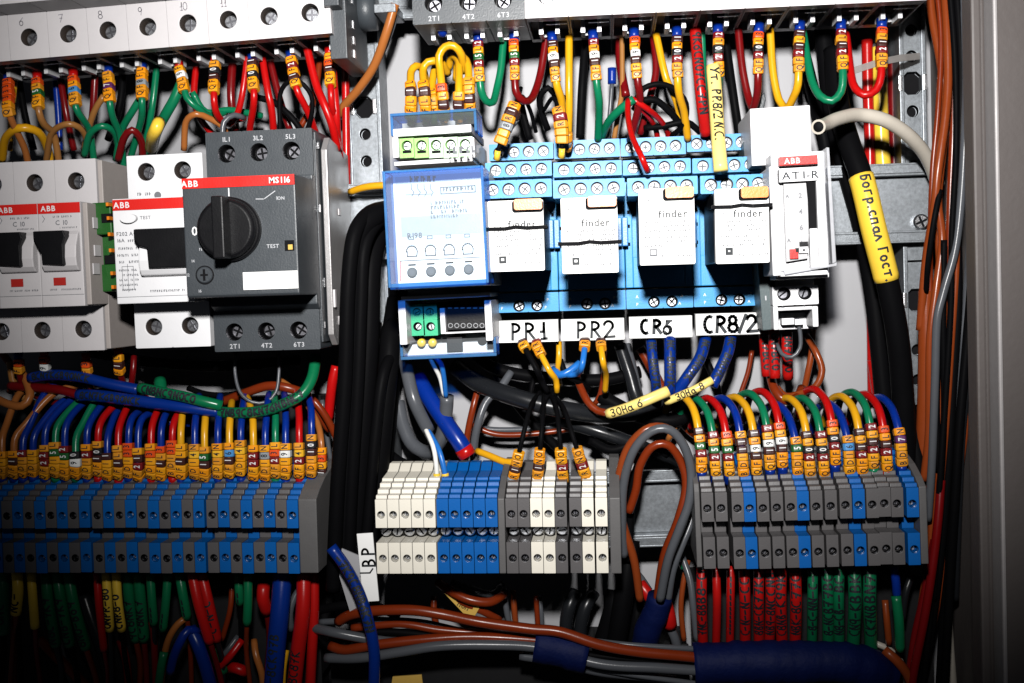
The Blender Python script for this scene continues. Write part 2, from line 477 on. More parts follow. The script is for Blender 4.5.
def screw_mb(x, z, r, d0, d1, slot=True, ang=.4, m=None):
    mb = MB().use(m or M['screw']); mb.cyl(x, z, r, d0, d1, 20, ch=r * .22)
    sm = M['pmid'] if m is not None and m is M.get('bscrew') else (M['dsteel'] if m is None and r > 2.7 else M['hole'])
    for a in ((ang, ang + math.pi / 2) if slot == 'x' else (ang,)):
        c, s_ = math.cos(a), math.sin(a); w = r * .14; L = r * .74
        pts = [(x + u * c - v * s_, z + u * s_ + v * c) for u, v in ((-L, -w), (L, -w), (L, w), (-L, w))]
        mb.use(sm); mb.ext(pts, d1 - .1, d1 + .05 + (.02 if a == ang else 0))
    return mb


ORD = ['first', 'second', 'third', 'fourth', 'fifth', 'sixth', 'seventh', 'eighth', 'ninth', 'tenth', 'eleventh', 'twelfth', 'thirteenth', 'fourteenth', 'fifteenth', 'sixteenth', 'seventeenth', 'eighteenth', 'nineteenth',
       'twentieth'] + ['twenty-' + w for w in ('first', 'second', 'third', 'fourth', 'fifth', 'sixth', 'seventh', 'eighth', 'ninth')] + ['thirtieth']
FLASH = 24.5

# ================================================================== setting
def pbox(mb, x0, y0, x1, y1, d0, d1):
    "world box whose front face spans the photographed rectangle"
    a = at(x0, y0, d1); b = at(x1, y1, d1)
    return mb.box(min(a.x, b.x), max(a.x, b.x), d0, d1, min(a.z, b.z), max(a.z, b.z))


mb = MB().use(M['panel']); mb.box(-330, 292, -3, 0, -260, 260)
props(mb.build('back_panel'), kind='structure')
# right side of the cabinet: return wall, gasket lip and door edge
F = Frame((968, 600), (968, 100), 60)
w = at(986, 340, 100)
mb = MB().use(M['frame']); wx = at(966, 340, 60).x
rt = Frame((971, 340), (1100, 336), 112)
t = rt.root('cabinet_frame', None, None)
t['kind'] = 'structure'
L_ = lambda px, d: rt.loc(px, 340, d)[0]
mb = MB().use(M['frame']); mb.box(L_(948, 20), L_(948, 20) + 3, -5, 100, -250, 250); mb.build('side_wall', t, .5)
mb = MB().use(M['frame']); mb.box(L_(975, 100), L_(985, 100), 90, 102, -250, 250); mb.build('inner_lip', t, 1)
mb = MB().use(M['frame']); mb.box(L_(985, 100) + .4, L_(995, 104), 85, 98, -250, 250); mb.build('gasket_channel', t, .8)
mb = MB().use(mat('frame_edge_paint', (.36, .34, .34), .45)); mb.box(L_(995, 104) + .3, L_(1002, 106), 85, 107, -250, 250); mb.build('gasket_edge', t, 1.2)
mb = MB().use(M['frame']); mb.box(L_(1002, 106) + .3, L_(1140, 104), 85, 101, -250, 250); mb.build('door_frame', t, 1)
mb = MB().use(M['hole']); mb.box(-340, 300, -6, -4, -270, 270)


def rail(name, x0, x1, yt, yb, d, label, squares, rounds, px=None):
    Fr = Frame(((x0 + x1) / 2, yb), ((x0 + x1) / 2 + (yb - yt) * math.tan(ROLL) * 0 + 1e-3, yt), d)
    a = at(x0, (yt + yb) / 2, d); b = at(x1, (yt + yb) / 2, d); zt = at(x0, yt, d).z; zb = at(x0, yb, d).z
    r = props(empty(name, Vector((a.x, 0, zb))), label, 'mounting rail', 'perforated upright rails')
    W = b.x - a.x; H = zt - zb; mb = MB().use(M['plate'])
    hs = sorted([(at((x0 + x1) / 2, y, d).z - zb, 1) for y in squares] + [(at((x0 + x1) / 2, y, d).z - zb, 0) for y in rounds])
    z = 0
    for i, (hz, sq) in enumerate(hs):
        z1 = H if i == len(hs) - 1 else (hz + hs[i + 1][0]) / 2
        if sq: mb.hole(0, W, z, z1, d - 4, d, W / 2, hz, 5.6, 3.9, M['hole'], 8)
        else: mb.hole(0, W, z, z1, d - 4, d, W / 2, hz, 2.7, 3.9, M['hole'], 20)
        z = z1
    if not hs: mb.box(0, W, d - 4, d, 0, H)
    mb.build('perforated_web', r, .3)
    for x in (0, W):
        f = MB().use(M['plate']); f.box(x - 1.0, x + 1.0, 0, d + 1.5, 0, H); f.build('flange', r, .4)
    for hz, sq in hs:
        if sq:
            n = MB().use(M['steel']); n.box(W / 2 - 6.3, W / 2 - 4.6, d, d + 1.6, hz - 3.6, hz + 3.6); n.box(W / 2 + 4.6, W / 2 + 6.3, d, d + 1.6, hz - 3.6, hz + 3.6)
            n.build('cage_nut', r, .3)
    return r


rail('mounting_rail', 353, 383, -60, 470, 18, 'zinc plated perforated upright between the motor starter and the blue covered module', [107, 330], [4, 29, 54, 80, 134, 161, 190, 216, 245, 270, 300, 360, 390, 420, 450])
rail('mounting_rail', 905, 927, -60, 600, 24, 'zinc plated perforated upright beside the brown wires near the right cabinet wall', [83, 300], [4, 30, 56, 111, 139, 166, 192, 220, 350, 380, 410, 440, 480, 520])


def dinrail(x0, x1, y, label, d0=26, ang=None, h=35, scr=None):
    F_ = Frame((x0, y), (x1, y - (x1 - x0) * .035), d0 + 7)
    r = F_.root('din_rail', label, 'mounting rail', 'horizontal profile rails'); W = F_.len
    m = MB().use(M['plate'])
    m.prism([(d0, -12.5), (d0 + 1, -12.5), (d0 + 1, 12.5), (d0, 12.5)], 0, W)
    for s_ in (1, -1):
        m.prism([(d0, s_ * 12.5), (d0, s_ * 13.6), (d0 + 7, s_ * 13.6), (d0 + 7, s_ * 12.5)], 0, W)
        m.prism([(d0 + 6.2, s_ * 13.6), (d0 + 7.2, s_ * 13.6), (d0 + 7.2, s_ * 17.5), (d0 + 6.2, s_ * 17.5)], 0, W)
        m.prism([(d0 + 3.2, s_ * 17.3), (d0 + 7.4, s_ * 17.3), (d0 + 7.4, s_ * 18.2), (d0 + 3.2, s_ * 18.2)], 0, W)
    m.build('profile', r, .25)
    for px, py in (scr or []):
        x, z = F_.loc(px, py, d0 + 2)
        screw_mb(x, z, 3.6, d0, d0 + 4.5, 'x', m=M['steel']).build('rail_screw', r)
    return r


dinrail(-40, 935, 236, 'zinc profile rail behind the relays and breakers in the middle row', scr=[(920, 222), (373, 240)])
dinrail(-40, 940, 533, 'zinc profile rail carrying the three terminal strips', scr=[])
dinrail(-40, 940, -5, 'zinc profile rail along the top edge behind the upper breakers', scr=[])


# ================================================================== breakers of the top row
def breaker_body(w, col=None, lowhole=True, side=None, zt=85.2, up=True):
    mb = MB().use(col or M['bwhite'])
    mb.hole(.06, w - .06, 0, 20, 73, 80, w / 2, 9.6, 3.85, 6.8, M['cavity'])
    mb.box(.06, .9, 40, 72.98, 0, 20); mb.box(w - .9, w - .06, 40, 72.98, 0, 20)
    mb.use(M['cavity']); mb.box(.9, w - .9, 40, 72.9, 3.5, 19.9); mb.use(col or M['bwhite'])
    mb.box(.06, w - .06, 34, 40, 0, 82)
    mb.box(.06, w - .06, 40, 96.5, 20.02, 65)
    mb.hole(.06, w - .06, 65.02, zt, 40, 80, w / 2, 75.6, 3.85, 7, M['cavity'])
    return mb


def clamp(w, x=None):
    "metal cage clamp peeping out below a breaker"
    mb = MB().use(M['cage']); c = w / 2 if x is None else x
    mb.box(c - 4.5, c - 2.7, 49, 60, -2.3, 3.5); mb.box(c + 2.7, c + 4.5, 49, 60, -2.3, 3.5); mb.box(c - 4.3, c + 4.3, 48, 49, -1.2, 3.5); mb.box(c - 1, c + 8, 67, 67.5, -.1, .25)
    mb.use(M['hole']); mb.box(c - 2.8, c + 2.8, 49.2, 60, 2.2, 3.6)
    return mb


def top_row(A, B, n, digits, labels, name='circuit_breaker', cat='circuit breaker', group=None, wood=0):
    F = Frame(A, B, 80); w = F.len / n
    body = breaker_body(w).data('housing', .3)
    scr = [screw_mb(w / 2, 9.4, 3.3, 73, 76.4, 'x', a).data('terminal_screw') for a in (.2, .9, 1.5)]
    cl = clamp(w).data('cage_clamp')
    for k in range(n):
        r = F.root(name, labels[k], cat, group, k * w, 0)
        for nm, me in (('housing', body), ('terminal_screw', scr[k % 3]), ('cage_clamp', cl)):
            o = bpy.data.objects.new(nm, me); COL.objects.link(o); o.parent = r
        if digits and digits[k]:
            t_, dx, dz = digits[k]
            MB().hand(t_, w / 2 + dx, 16.6 + dz, 3.4, 80, M['pen'], .35).build('pencil_number', r)
    return F, w


dg = ['5', '6', '7', '8', '9', '10', '11', '12', '13']
top_row((-28, 64), (332, 33), 9, [(dg[k], -4 if k < 5 else -3.4, 0 if k < 5 else .4) if k < 7 else None for k in range(9)],
        ['grey-white breaker cut by the top left edge of the picture'] + ['grey-white breaker pencilled with the number %s in the upper left row' % d for d in dg[1:7]] +
        ['unnumbered grey-white breaker just right of the one pencilled 11', 'unnumbered grey-white breaker at the right end of the upper left row'], group='breakers of the upper left row')
top_row((525, 18.5), (927, 0), 9, None, ['white breaker directly right of the dark grey motor starter at the top'] + ['white breaker, %s from the left in the upper right row' % ORD[k] for k in range(1, 8)] + ['white breaker at the right end of the upper right row'],
        group='breakers of the upper right row')

# dark grey auxiliary beside the upper left row
F = Frame((334, 62), (352, 61), 70)
r = F.root('auxiliary_contact', 'dark grey slim module at the right end of the upper left row', 'switch module')
mb = MB().use(M['dgrey']); mb.box(0, 7.5, 34, 76, 0, 85); mb.box(0, 6.5, 76, 84, 21, 64); mb.build('housing', r, .4)
mb = MB().use(M['steel'])
for z in (3, 9, 16, 27): mb.box(7.4, 7.8, 60, 63, z, z + 3.4)
mb.build('contact_clip', r)
F = Frame((356, 26), (392, 24), 50)
r = F.root('cable_gland', 'grey round-bodied fitting clipped to the top rail', 'fitting')
mb = MB().use(M['dgrey'], True)
P_ = [(44 + 9 * math.cos(a * math.pi / 12), 9 * math.sin(a * math.pi / 12) + 8) for a in range(24)]
mb.prism(P_, 0, 8.5); mb.build('round_body', r)
mb = MB().use(M['plate']); mb.box(9, 19, 30, 52, 5, 9); mb.build('bracket', r, .4)


def starter(F, W, label, top=False):
    "manual motor starter: 45 mm wide"
    r = F.root('motor_starter', label, 'motor starter'); g = M['dgrey']
    mb = MB().use(g); cx = [W * .19, W * .5, W * .81]
    if top:
        mb.holes(0, W, 0, 17, 40, 80, cx, 8.8, 3.9, 8, M['black']); mb.box(0, W, 34, 108, 17.05, 62)
        mb.build('housing', r, .5)
        for k, c in enumerate(cx):
            screw_mb(c, 8.8, 3.1, 72, 75, 'x', .5 + k, M['dsteel']).build('terminal_screw', r)
            m = MB(); m.text(('2T1', '4T2', '6T3')[k], c, 2.3, 2.1, 80, M['lgrey']); m.build('lettering', r)
            clamp(W, c).build('cage_clamp', r)
        return r


F = Frame((413, 25), (525, 19), 80)
starter(F, F.len, 'dark grey motor starter at the top, lettered 2T1 4T2 6T3', True)

# ================================================================== small two breakers of the middle row, left
F = Frame((-18, 353.5), (105, 350.0), 80); w = 16.5; w = F.len / 3


def mcb(k, label, text=True):
    r = F.root('circuit_breaker', label, 'circuit breaker', 'breakers with red stripe in the middle row', k * w, 0)
    breaker_body(w).build('housing', r, .35)
    for z, a in ((9.6, .3), (75.6, 1.0)): screw_mb(w / 2, z, 3.3, 73, 76.4, 'x', a + k).build('terminal_screw', r)
    m = MB().use(M['red']); m.box(.2, w - .2, 96.4, 96.75, 60.2, 64.7); m.text('ABB', w * .26, 62.4, 2.3, 96.75, M['wink']); m.build('brand_stripe', r)
    m = MB(); m.text('C 10', w * .55, 56.2, 2.0, 96.5, M['print']); m.lines(w * .35, w * .8, 58.3, .9, 96.5, M['print'], k); m.lines(w * .5, w * .9, 53.6, .7, 96.5, M['print'], k + 2); m.lines(w * .2, w * .9, 27.0, .8, 96.5, M['print'], k + 3)
    m.stroke([(2, 59.5), (3, 58), (2, 56.5)], .25, 96.5, M['print']); m.box(.2, w - .2, 96.45, 96.6, 25.0, 25.2)
    m.build('lettering', r)
    m = MB().use(M['bwhite']); m.prism([(96, 35), (98.5, 35.4), (100.2, 37.5), (100.8, 41), (100.2, 46), (98, 51), (96, 53)], w * .13, w * .95); m.build('lever_guard', r, .5)
    m = MB().use(M['black']); m.ext([(w * .02, 52.5), (w * .72, 52.5), (w * .76, 50), (w * .70, 46.5), (w * .70, 37.6), (w * .20, 38.2), (w * .18, 43), (w * .10, 46), (w * .02, 49)], 96.4, 102.2); m.build('toggle_lever', r, .5)
    m = MB().use(M['flagred']); m.box(w * .30, w * .58, 96.4, 96.9, 29.2, 32.6); m.build('position_flag', r)
    return r


mcb(0, 'grey-white breaker with red stripe, cut by the left edge')
mcb(1, 'grey-white breaker with red stripe and black lever, second from the left edge')
mcb(2, 'grey-white breaker with red stripe and black lever, beside the green module')
x = 3 * w
r = F.root('auxiliary_contact', 'beige slim contact block with clips on the side of the small breakers', 'switch module', None, 3 * w + .1, 0)
mb = MB().use(M['bside']); mb.box(0, 2.2, 34, 79, .5, 84.5); mb.box(0, 2.2, 79, 95, 20.5, 64.5); mb.build('housing', r, .4)
mb = MB().use(M['steel']); mb.cyl(2.2, 0, .1, 80, 80.1)
mb = MB().use(M['bwhite'])
for z, d in ((56, 88), (44, 88), (36, 90)): mb.box(2.2, 2.8, d - 3, d + 3, z - 2.4, z + 2.4)
mb.build('coupling_clip', r, .2)
# green module between
F = Frame((96, 292), (115, 291), 88)
r = F.root('contact_module', 'bright green slim module between the small breakers and the wide white breaker', 'switch module'); W = F.len
mb = MB().use(M['agreen']); mb.box(0, W, 36, 84, 0, 12); mb.box(0, W, 36, 82, 12, 25); mb.box(0, W, 36, 87, 25, 39); mb.build('housing', r, .6)
mb = MB().use(M['hole']); mb.box(W * .35, W + .1, 80, 84.3, 12.2, 16); mb.box(W * .5, W + .1, 84, 87.3, 30, 34); mb.build('slot', r)
mb = MB().use(M['orange'])
for z in (1, 7, 17, 24, 31, 37): mb.box(W - .6, W + .5, 86, 90, z, z + 1.5)
mb.build('orange_tab', r)

# ================================================================== wide white residual current breaker
F = Frame((136, 348.5), (216, 346), 80); W = 2 * 17.3
r = F.root('residual_current_breaker', 'wide white breaker with oval TEST button left of the black rotary knob', 'circuit breaker')
mb = MB().use(M['white'])
mb.holes(.06, W - .1, 0, 20, 40, 80, [W * .25, W * .73], 9.4, 3.8, 7, M['cavity'])
mb.box(.06, W - .1, 40, 96.5, 20.02, 65); mb.holes(.06, W - .1, 65.02, 85.3, 40, 80, [W * .25, W * .73], 78.0, 3.9, 7, M['cavity']); mb.build('housing', r, .4)
for z in (9.4, 78):
    for q in (.25, .73): screw_mb(W * q, z, 3.2, 73, 76.4, 'x', q * 5).build('terminal_screw', r)
m = MB().use(M['red']); m.box(.3, W - .3, 96.4, 96.8, 60.0, 64.6); m.text('ABB', 4.4, 62.3, 2.5, 96.8, M['wink']); m.build('brand_stripe', r)
m = MB().use(M['white'])
m.ext([(7.6 + 3.6 * math.cos(a * math.pi / 12), 56.4 + 2.0 * math.sin(a * math.pi / 12)) for a in range(24)], 96.4, 98.6); m.build('test_button', r, .5)
m = MB(); m.text('TEST', 14.5, 56.6, 1.4, 96.5, M['print']); m.text('F202 AC', 1.2, 50, 1.6, 96.5, M['grille'], align='l'); m.text('16A', 1.2, 47.2, 1.5, 96.5, M['grille'], align='l')
for k, z in enumerate((46.4, 43.2, 40.3, 37.4)): m.lines(1.2 + (5 if k == 0 else 0), 10.5, z, 1.1, 96.5, M['print'], k)
for k in range(5): m.lines(1.6, 9.6, 34 - k * 2.1, .9, 96.5, M['print'], 9 + k)
m.stroke([(3, 36), (3, 26), (8, 26), (8, 36), (3, 36)], .22, 96.5, M['print']); m.stroke([(5.5, 37), (5.5, 25)], .22, 96.5, M['print'])
m.lines(15, 30, 24.6, 1.0, 96.5, M['print'], 40); m.use(M['print']); m.box(.3, W - .3, 96.45, 96.6, 22.8, 23.0)
m.cyl(13.5, 67.5, 1.6, 80, 80.05); m.lines(3, 10, 67.6, 1.4, 80, M['print'], 5); m.build('lettering', r)
m = MB().use(M['white']); m.prism([(96, 31), (99.5, 31.8), (101, 34), (101.8, 38), (101.2, 42), (99.5, 46), (96, 49)], 12.6, W - .4); m.build('lever_guard', r, .6)
m = MB().use(M['black']); m.ext([(11.6, 51.4), (W + .5, 51.4), (W + .5, 34.5), (17.4, 34.5), (17.0, 43), (13.6, 44), (11.6, 47)], 96.4, 103); m.build('toggle_lever', r, .7)

# ================================================================== motor starter with black knob
F = Frame((215, 352), (322, 349), 80); W = F.len
r = F.root('motor_starter', 'dark grey motor starter with a big black rotary knob and red stripe', 'motor starter'); g = M['dgrey']
cx = [W * .19, W * .49, W * .79]
mb = MB().use(g)
mb.holes(0, W - .6, 0, 17.6, 40, 80, cx, 8.6, 3.9, 8, M['black'])
N0 = F.rect(187, 297.5, 294.5, 174.5, 111)
mb.prism([(40, 17.7), (80, 17.7), (84, 20), (84, 24), (110, 24), (111, 25), (111, 73.4), (84, 74), (84, 76), (40, 76)], N0[0], N0[1])
mb.holes(0, W - .6, 72, 96.5, 40, 80, cx, 87, 4.0, 8, M['black'])
mb.box(W - 2.6, W - .3, 40, 78.5, 5, 92); mb.build('housing', r, .6)
for k, c in enumerate(cx):
    for z, t_, q in ((8.6, ('2T1', '4T2', '6T3')[k], 2.3), (87, ('1L1', '3L2', '5L3')[k], 93.2)):
        screw_mb(c, z, 3.2, 72, 74.8, 'x', .4 + k * .7 + z, M['dsteel']).build('terminal_screw', r)
        m = MB(); m.text(t_, c, q, 2.0, 80, M['lgrey']); m.build('lettering', r)
nx0, nx1 = N0[0], N0[1]; nw = nx1 - nx0
def fp(px, py, d=111): return F.loc(px, py, d)
m = MB().use(M['red']); z0 = fp(240, 183)[1]; m.box(nx0 + .1, nx1 - .1, 110.8, 111.4, z0 - 1.5, z0 + 2.7); m.text('ABB', nx0 + 3.6, z0 + .5, 2.5, 111.4, M['wink']); m.text('MS116', nx1 - 6.2, z0 + .6, 2.4, 111.4, M['wink']); m.build('brand_stripe', r)
kx, kz = fp(230.5, 229.5)
m = MB().use(M['black']); m.cyl(kx, kz, 13.2, 111, 114, 48, ch=.6); m.build('knob_collar', r)
m = MB().use(M['black']); m.cyl(kx, kz, 12.2, 114, 118, 48, ch=1.2)
m.box(kx - 2.4, kx + 2.4, 118, 126, kz - 12.2, kz + 12.6); m.build('rotary_knob', r, .6)
m = MB().use(M['wink']); m.box(kx - .25, kx + .25, 111, 111.1, kz + 13.6, kz + 17.0)
m.text('0', *fp(195, 231), 3.6, 111, M['wink']); m.text('TEST', *fp(273, 246), 1.5, 111, M['lgrey'])
a = fp(256, 199); b = fp(264, 199); c = fp(275, 191); m.stroke([a, b, c], .35, 111, M['lgrey']); m.text('I', *fp(277, 198), 1.5, 111, M['lgrey']); m.text('ON', *fp(281, 198), 1.3, 111, M['lgrey'])
m.lines(fp(188, 0)[0], fp(196, 0)[0], fp(0, 258)[1], 1.1, 111, M['lgrey']); m.text('12', *fp(188, 275), 1.2, 111, M['lgrey']); m.text('14', *fp(193, 261), 1.2, 111, M['lgrey']); m.text('16', *fp(200, 291), 1.2, 111, M['lgrey'])
m.build('lettering', r)
dx, dz = fp(205, 275); m = MB().use(M['black']); m.cyl(dx, dz, 3.9, 111, 111.4, 28); m.use(g); m.cyl(dx, dz, 3.4, 111.4, 112, 28, ch=.4); m.use(M['hole']); m.box(dx - .5, dx + .5, 112, 112.1, dz - 2.4, dz + 2.4); m.box(dx - 1.6, dx + 1.6, 112, 112.12, dz - .4, dz + .4); m.build('current_dial', r)
q = F.rect(244, 290, 298, 270.5, 111); m = MB().use(M['paper']); m.box(q[0], q[1], 111, 111.6, q[2], q[3]); m.build('blank_label', r)
q = F.rect(285, 251, 294, 240, 111); m = MB().use(M['hole']); m.box(q[0], q[1], 111, 111.1, q[2], q[3]); m.use(M['amber']); m.box(q[0] + 1.5, q[1] - .6, 111.1, 111.5, q[2] + .5, q[3] - 1.8); m.build('test_slot', r)
m = MB().use(g); m.box(W - .6, W + .2, 42, 78, 3, 95)
m.use(M['steel'])
for z, d, h in ((88, 74, 3.2), (60, 76, 3.6), (27, 73, 4.4), (9, 76, 3.0)): m.box(W + .2, W + .7, d - .8, d + .8, z, z + h)
m.build('side_clip', r, .2)
# side plate of the starter, grazing light put into its paler grey
r = F.root('side_module', 'light grey slim side plate on the right flank of the motor starter, pale as if lit at grazing', 'switch module', None, W + .9, 0)
m = MB().use(mat('side_grazing_grey', (.30, .29, .29), .35, .3)); m.prism([(30, 1), (66, 1), (72, 6), (72, 88), (66, 94), (30, 90)], 0, 2.6); m.build('housing', r, .4)
m = MB().use(M['bwhite']); m.box(2.6, 3.6, 68, 71, 18, 26); m.box(2.6, 3.2, 52, 56, 60, 63); m.box(2.6, 3.2, 60, 63, 10, 14); m.build('clip', r, .3)

# ================================================================== blue covered controller
F = Frame((404, 359), (494, 355), 70); W = F.len
r = F.root('control_module', 'white control module under clear blue covers with lime green connectors', 'control module')
B_ = lambda mb, x0, y0, x1, y1, d0, d1: mb.box(*[v for v in (lambda q: (q[0], q[1], d0, d1, q[2], q[3]))(F.rect(x0, y0, x1, y1, d1))])
m = MB().use(M['white'])
B_(m, 404, 357, 493, 341, 36, 62); B_(m, 401, 301, 490, 292, 36, 78); B_(m, 390, 290, 484, 166, 36, 96)
B_(m, 394, 166, 473, 157, 36, 84); B_(m, 393, 137, 471, 124, 36, 84); B_(m, 393, 158, 398, 137, 36, 84); B_(m, 471, 158, 474, 137, 36, 84); B_(m, 396, 160, 472, 126, 36, 74)
B_(m, 400, 345, 405, 300, 36, 78); B_(m, 486, 341, 491, 300, 36, 78)
m.build('housing', r, .5)
m = MB()
for i in range(5):
    x0 = 399.5 + i * 14.6; q = F.rect(x0, 158, x0 + 14, 137.5 - i * .4, 82)
    m.use(M['lgreen'] if i < 2 else M['pgreen']); cx_ = (q[0] + q[1]) / 2
    m.hole(q[0], q[1], q[2], q[3], 74, 81, cx_, q[3] - 3.2, 2.3, 3, M['lgreen'])
    m.use(M['hole']); m.box(cx_ - 1.9, cx_ + 1.9, 81, 81.2, q[2] + 2.0, q[2] + 3.1)
m.build('lime_connector', r)
for i in range(5):
    x0 = 399.5 + i * 14.6; q = F.rect(x0, 158, x0 + 14, 137.5 - i * .4, 82); cx_ = (q[0] + q[1]) / 2
    screw_mb(cx_, q[3] - 3.2, 2.0, 78, 79.6, True, i * 1.3).build('terminal_screw', r)
# front print
m = MB().use(mat('front_label', (.50, .55, .62), .5)); q = F.rect(399, 247, 481, 172, 96); m.box(q[0], q[1], 96, 96.25, q[2], q[3]); m.build('front_label', r)
m = MB().use(mat('front_band', (.36, .40, .46), .5)); q = F.rect(402, 237, 480, 213, 96.3); m.box(q[0], q[1], 96.2, 96.4, q[2], q[3]); m.build('label_band', r)
m = MB(); d = 96.25; GP = M['grille']
def lp(px, py, dd=96): return F.loc(px, py, dd)
q = F.rect(441, 194, 475, 185.5, d); m.stroke([(q[0], q[2]), (q[1], q[2]), (q[1], q[3]), (q[0], q[3]), (q[0], q[2])], .4, d, GP)
m.lines(q[0] + 1, q[1] - 1, q[2] + .9, 1.9, d, GP, 3); m.lines(lp(441, 0)[0], lp(475, 0)[0], lp(0, 182)[1], 3.0, d, GP, 4)
for k in range(4):
    a = lp(410 + k * 6.4, 182); m.lines(a[0], a[0] + 2.2, a[1], 2.4, d, GP, k); m.stroke([(a[0] + .5, a[1] - 1), (a[0] + .5, a[1] - 3), (a[0] + 1.5, a[1] - 4.4), (a[0] + .5, a[1] - 6)], .3, d, M['pmid'])
m.stroke([lp(406, 195), lp(432, 194)], .25, d, M['pmid'])
for k in range(4):
    a = lp(431, 205 + k * 4.6); m.lines(a[0], a[0] + 15 - (k % 2) * 3, a[1], 1.5, d + .2, M['print'], k + 30)
a = lp(406, 236); m.text('RI98', a[0] + 3.8, a[1], 2.2, d + .2, GP); d = 96.3
for k in range(4):
    cx_, cz_ = lp(412 + k * 18.6, 251.5 - k * .8)
    m.stroke([(cx_ - 2, cz_ - 2), (cx_ - 2, cz_)] + [(cx_ + 2.3 * math.cos(t_ * math.pi / 8), cz_ + 2.3 * math.sin(t_ * math.pi / 8)) for t_ in range(8, -1, -1)] + [(cx_ + 2, cz_ - 2), (cx_ - 2, cz_ - 2)], .5, d, GP)
    m.stroke([(cx_ - 1, cz_ + 5), (cx_ + 1, cz_ + 5), (cx_ + 1, cz_ + 6.2), (cx_ - 1, cz_ + 6.2), (cx_ - 1, cz_ + 5)], .3, d, GP)
    cx_, cz_ = lp(412.5 + k * 18.8, 272.5 - k * 1.1)
    m.use(M['pmid']); m.cyl(cx_, cz_, 2.1, d - .3, d + 1.2, 20, ch=.4); m.use(GP); m.cyl(cx_, cz_, 1.1, d + 1.2, d + 1.3, 12); m.use(M['hole']); m.box(cx_ - 1.6, cx_ + 1.6, d - .3, d + .1, cz_ + 2.9, cz_ + 3.5)
a = lp(401, 262); b = lp(401, 281); m.stroke([a, b], .45, d, M['flagred']); a = lp(400, 261); b = lp(480, 257); m.stroke([a, b], .3, d, M['pmid'])
m.build('front_print', r)
# clear covers
q = F.rect(388.5, 288, 483, 165, 112)
m = MB().use(M['clear']); m.box(q[0] + 1, q[1] - 1, 111, 112, q[2] + 1, q[3] - 1); m.build('clear_cover', r)
m = MB().use(M['cedge'])
m.box(q[0], q[0] + 1.1, 92, 112.4, q[2], q[3]); m.box(q[1] - 1.1, q[1], 92, 112.4, q[2], q[3]); m.box(q[0] + 1.1, q[1] - 1.1, 92, 112.4, q[2], q[2] + 1.6); m.box(q[0] + 1.1, q[1] - 1.1, 92, 112.4, q[3] - .9, q[3]); m.build('cover_edge', r, .4)
q = F.rect(391, 136, 476, 108, 82)
m = MB().use(M['cedge']); m.box(q[0], q[1], 60, 82, q[3] - 1.2, q[3]); m.box(q[0], q[0] + 1.2, 60, 82, q[2], q[3] - 1.2); m.box(q[1] - 1.2, q[1], 60, 82, q[2], q[3] - 1.2); m.build('upper_cover_edge', r, .3)
m = MB().use(M['clear']); m.box(q[0] + 1.2, q[1] - 1.2, 80.6, 81.4, q[2] + 3, q[3] - 1.2); m.build('upper_cover', r)
# lower bay
m = MB().use(mat('bay_dark', (.03, .05, .055), .5)); B_(m, 405, 341, 487, 300, 36, 50); m.build('recess', r)
for i in range(2):
    q = F.rect(411 + i * 13, 336, 423.5 + i * 13, 304, 66); m = MB().use(M['cgreen']); c = (q[0] + q[1]) / 2; zm = (q[2] + q[3]) / 2
    m.hole(q[0], q[1], q[2], zm, 50, 66, c, (q[2] + zm) / 2 + .6, 2.0, 4, M['hole']); m.hole(q[0], q[1], zm + .05, q[3], 50, 66, c, (zm + q[3]) / 2, 1.9, 2, M['cgreen']); m.build('green_connector', r, .3)
    screw_mb(c, (zm + q[3]) / 2, 1.3, 64, 64.8, True, .5 + i, M['cgreen']).build('connector_screw', r)
    screw_mb(c, (q[2] + zm) / 2 + .4, 1.6, 62, 63.2, True, .8 + i).build('terminal_screw', r)
m = MB().use(M['white']); B_(m, 441, 334, 444.5, 308, 50, 66); B_(m, 444.5, 334, 487, 330.5, 50, 66); m.build('socket_frame', r, .2)
m = MB().use(M['black']); B_(m, 445, 330, 485, 306, 50, 62)
for k in range(6):
    q = F.rect(448 + k * 6.3, 328, 453 + k * 6.3, 323, 62); m.use(M['lgrey']); c = ((q[0] + q[1]) / 2, (q[2] + q[3]) / 2); m.stroke([(c[0] + 1.0 * math.cos(t_), c[1] + 1.0 * math.sin(t_)) for t_ in [x * .7 for x in range(10)]], .3, 62, M['lgrey'])
    a = lp(450 + k * 6.3, 308, 62); m.use(M['lgrey']); m.box(a[0] - .9, a[0] + .9, 62, 62.3, a[1] - .3, a[1] + .3)
m.build('pin_socket', r)
m = MB().use(M['black']); B_(m, 447, 352, 462, 337, 50, 64); m.build('black_jack', r, .3)
m = MB().use(M['hole']); c = F.loc(482, 341, 63); m.cyl(c[0], c[1], 2.1, 62, 62.4); m.build('round_port', r)
q = F.rect(401, 360, 496, 337, 72)
m = MB().use(M['cedge']); m.box(q[0], q[1], 60, 73, q[2], q[2] + 1.4); m.box(q[0], q[0] + 1.3, 60, 73, q[2] + 1.4, q[3]); m.box(q[1] - 1.3, q[1], 60, 73, q[2] + 1.4, q[3]); m.build('lower_cover_edge', r, .4)
m = MB().use(M['clear']); m.box(q[0] + 1.3, q[1] - 1.3, 71, 72, q[2] + 1.4, q[3]); m.build('lower_cover', r)
m = MB().use(WM['sy'], True)
for k in range(2):
    c = F.loc(421 + k * 11, 343, 66); m.cyl(c[0], c[1], 1.9, 60, 66, 16, ch=.5)
m.build('wire_seal', r)


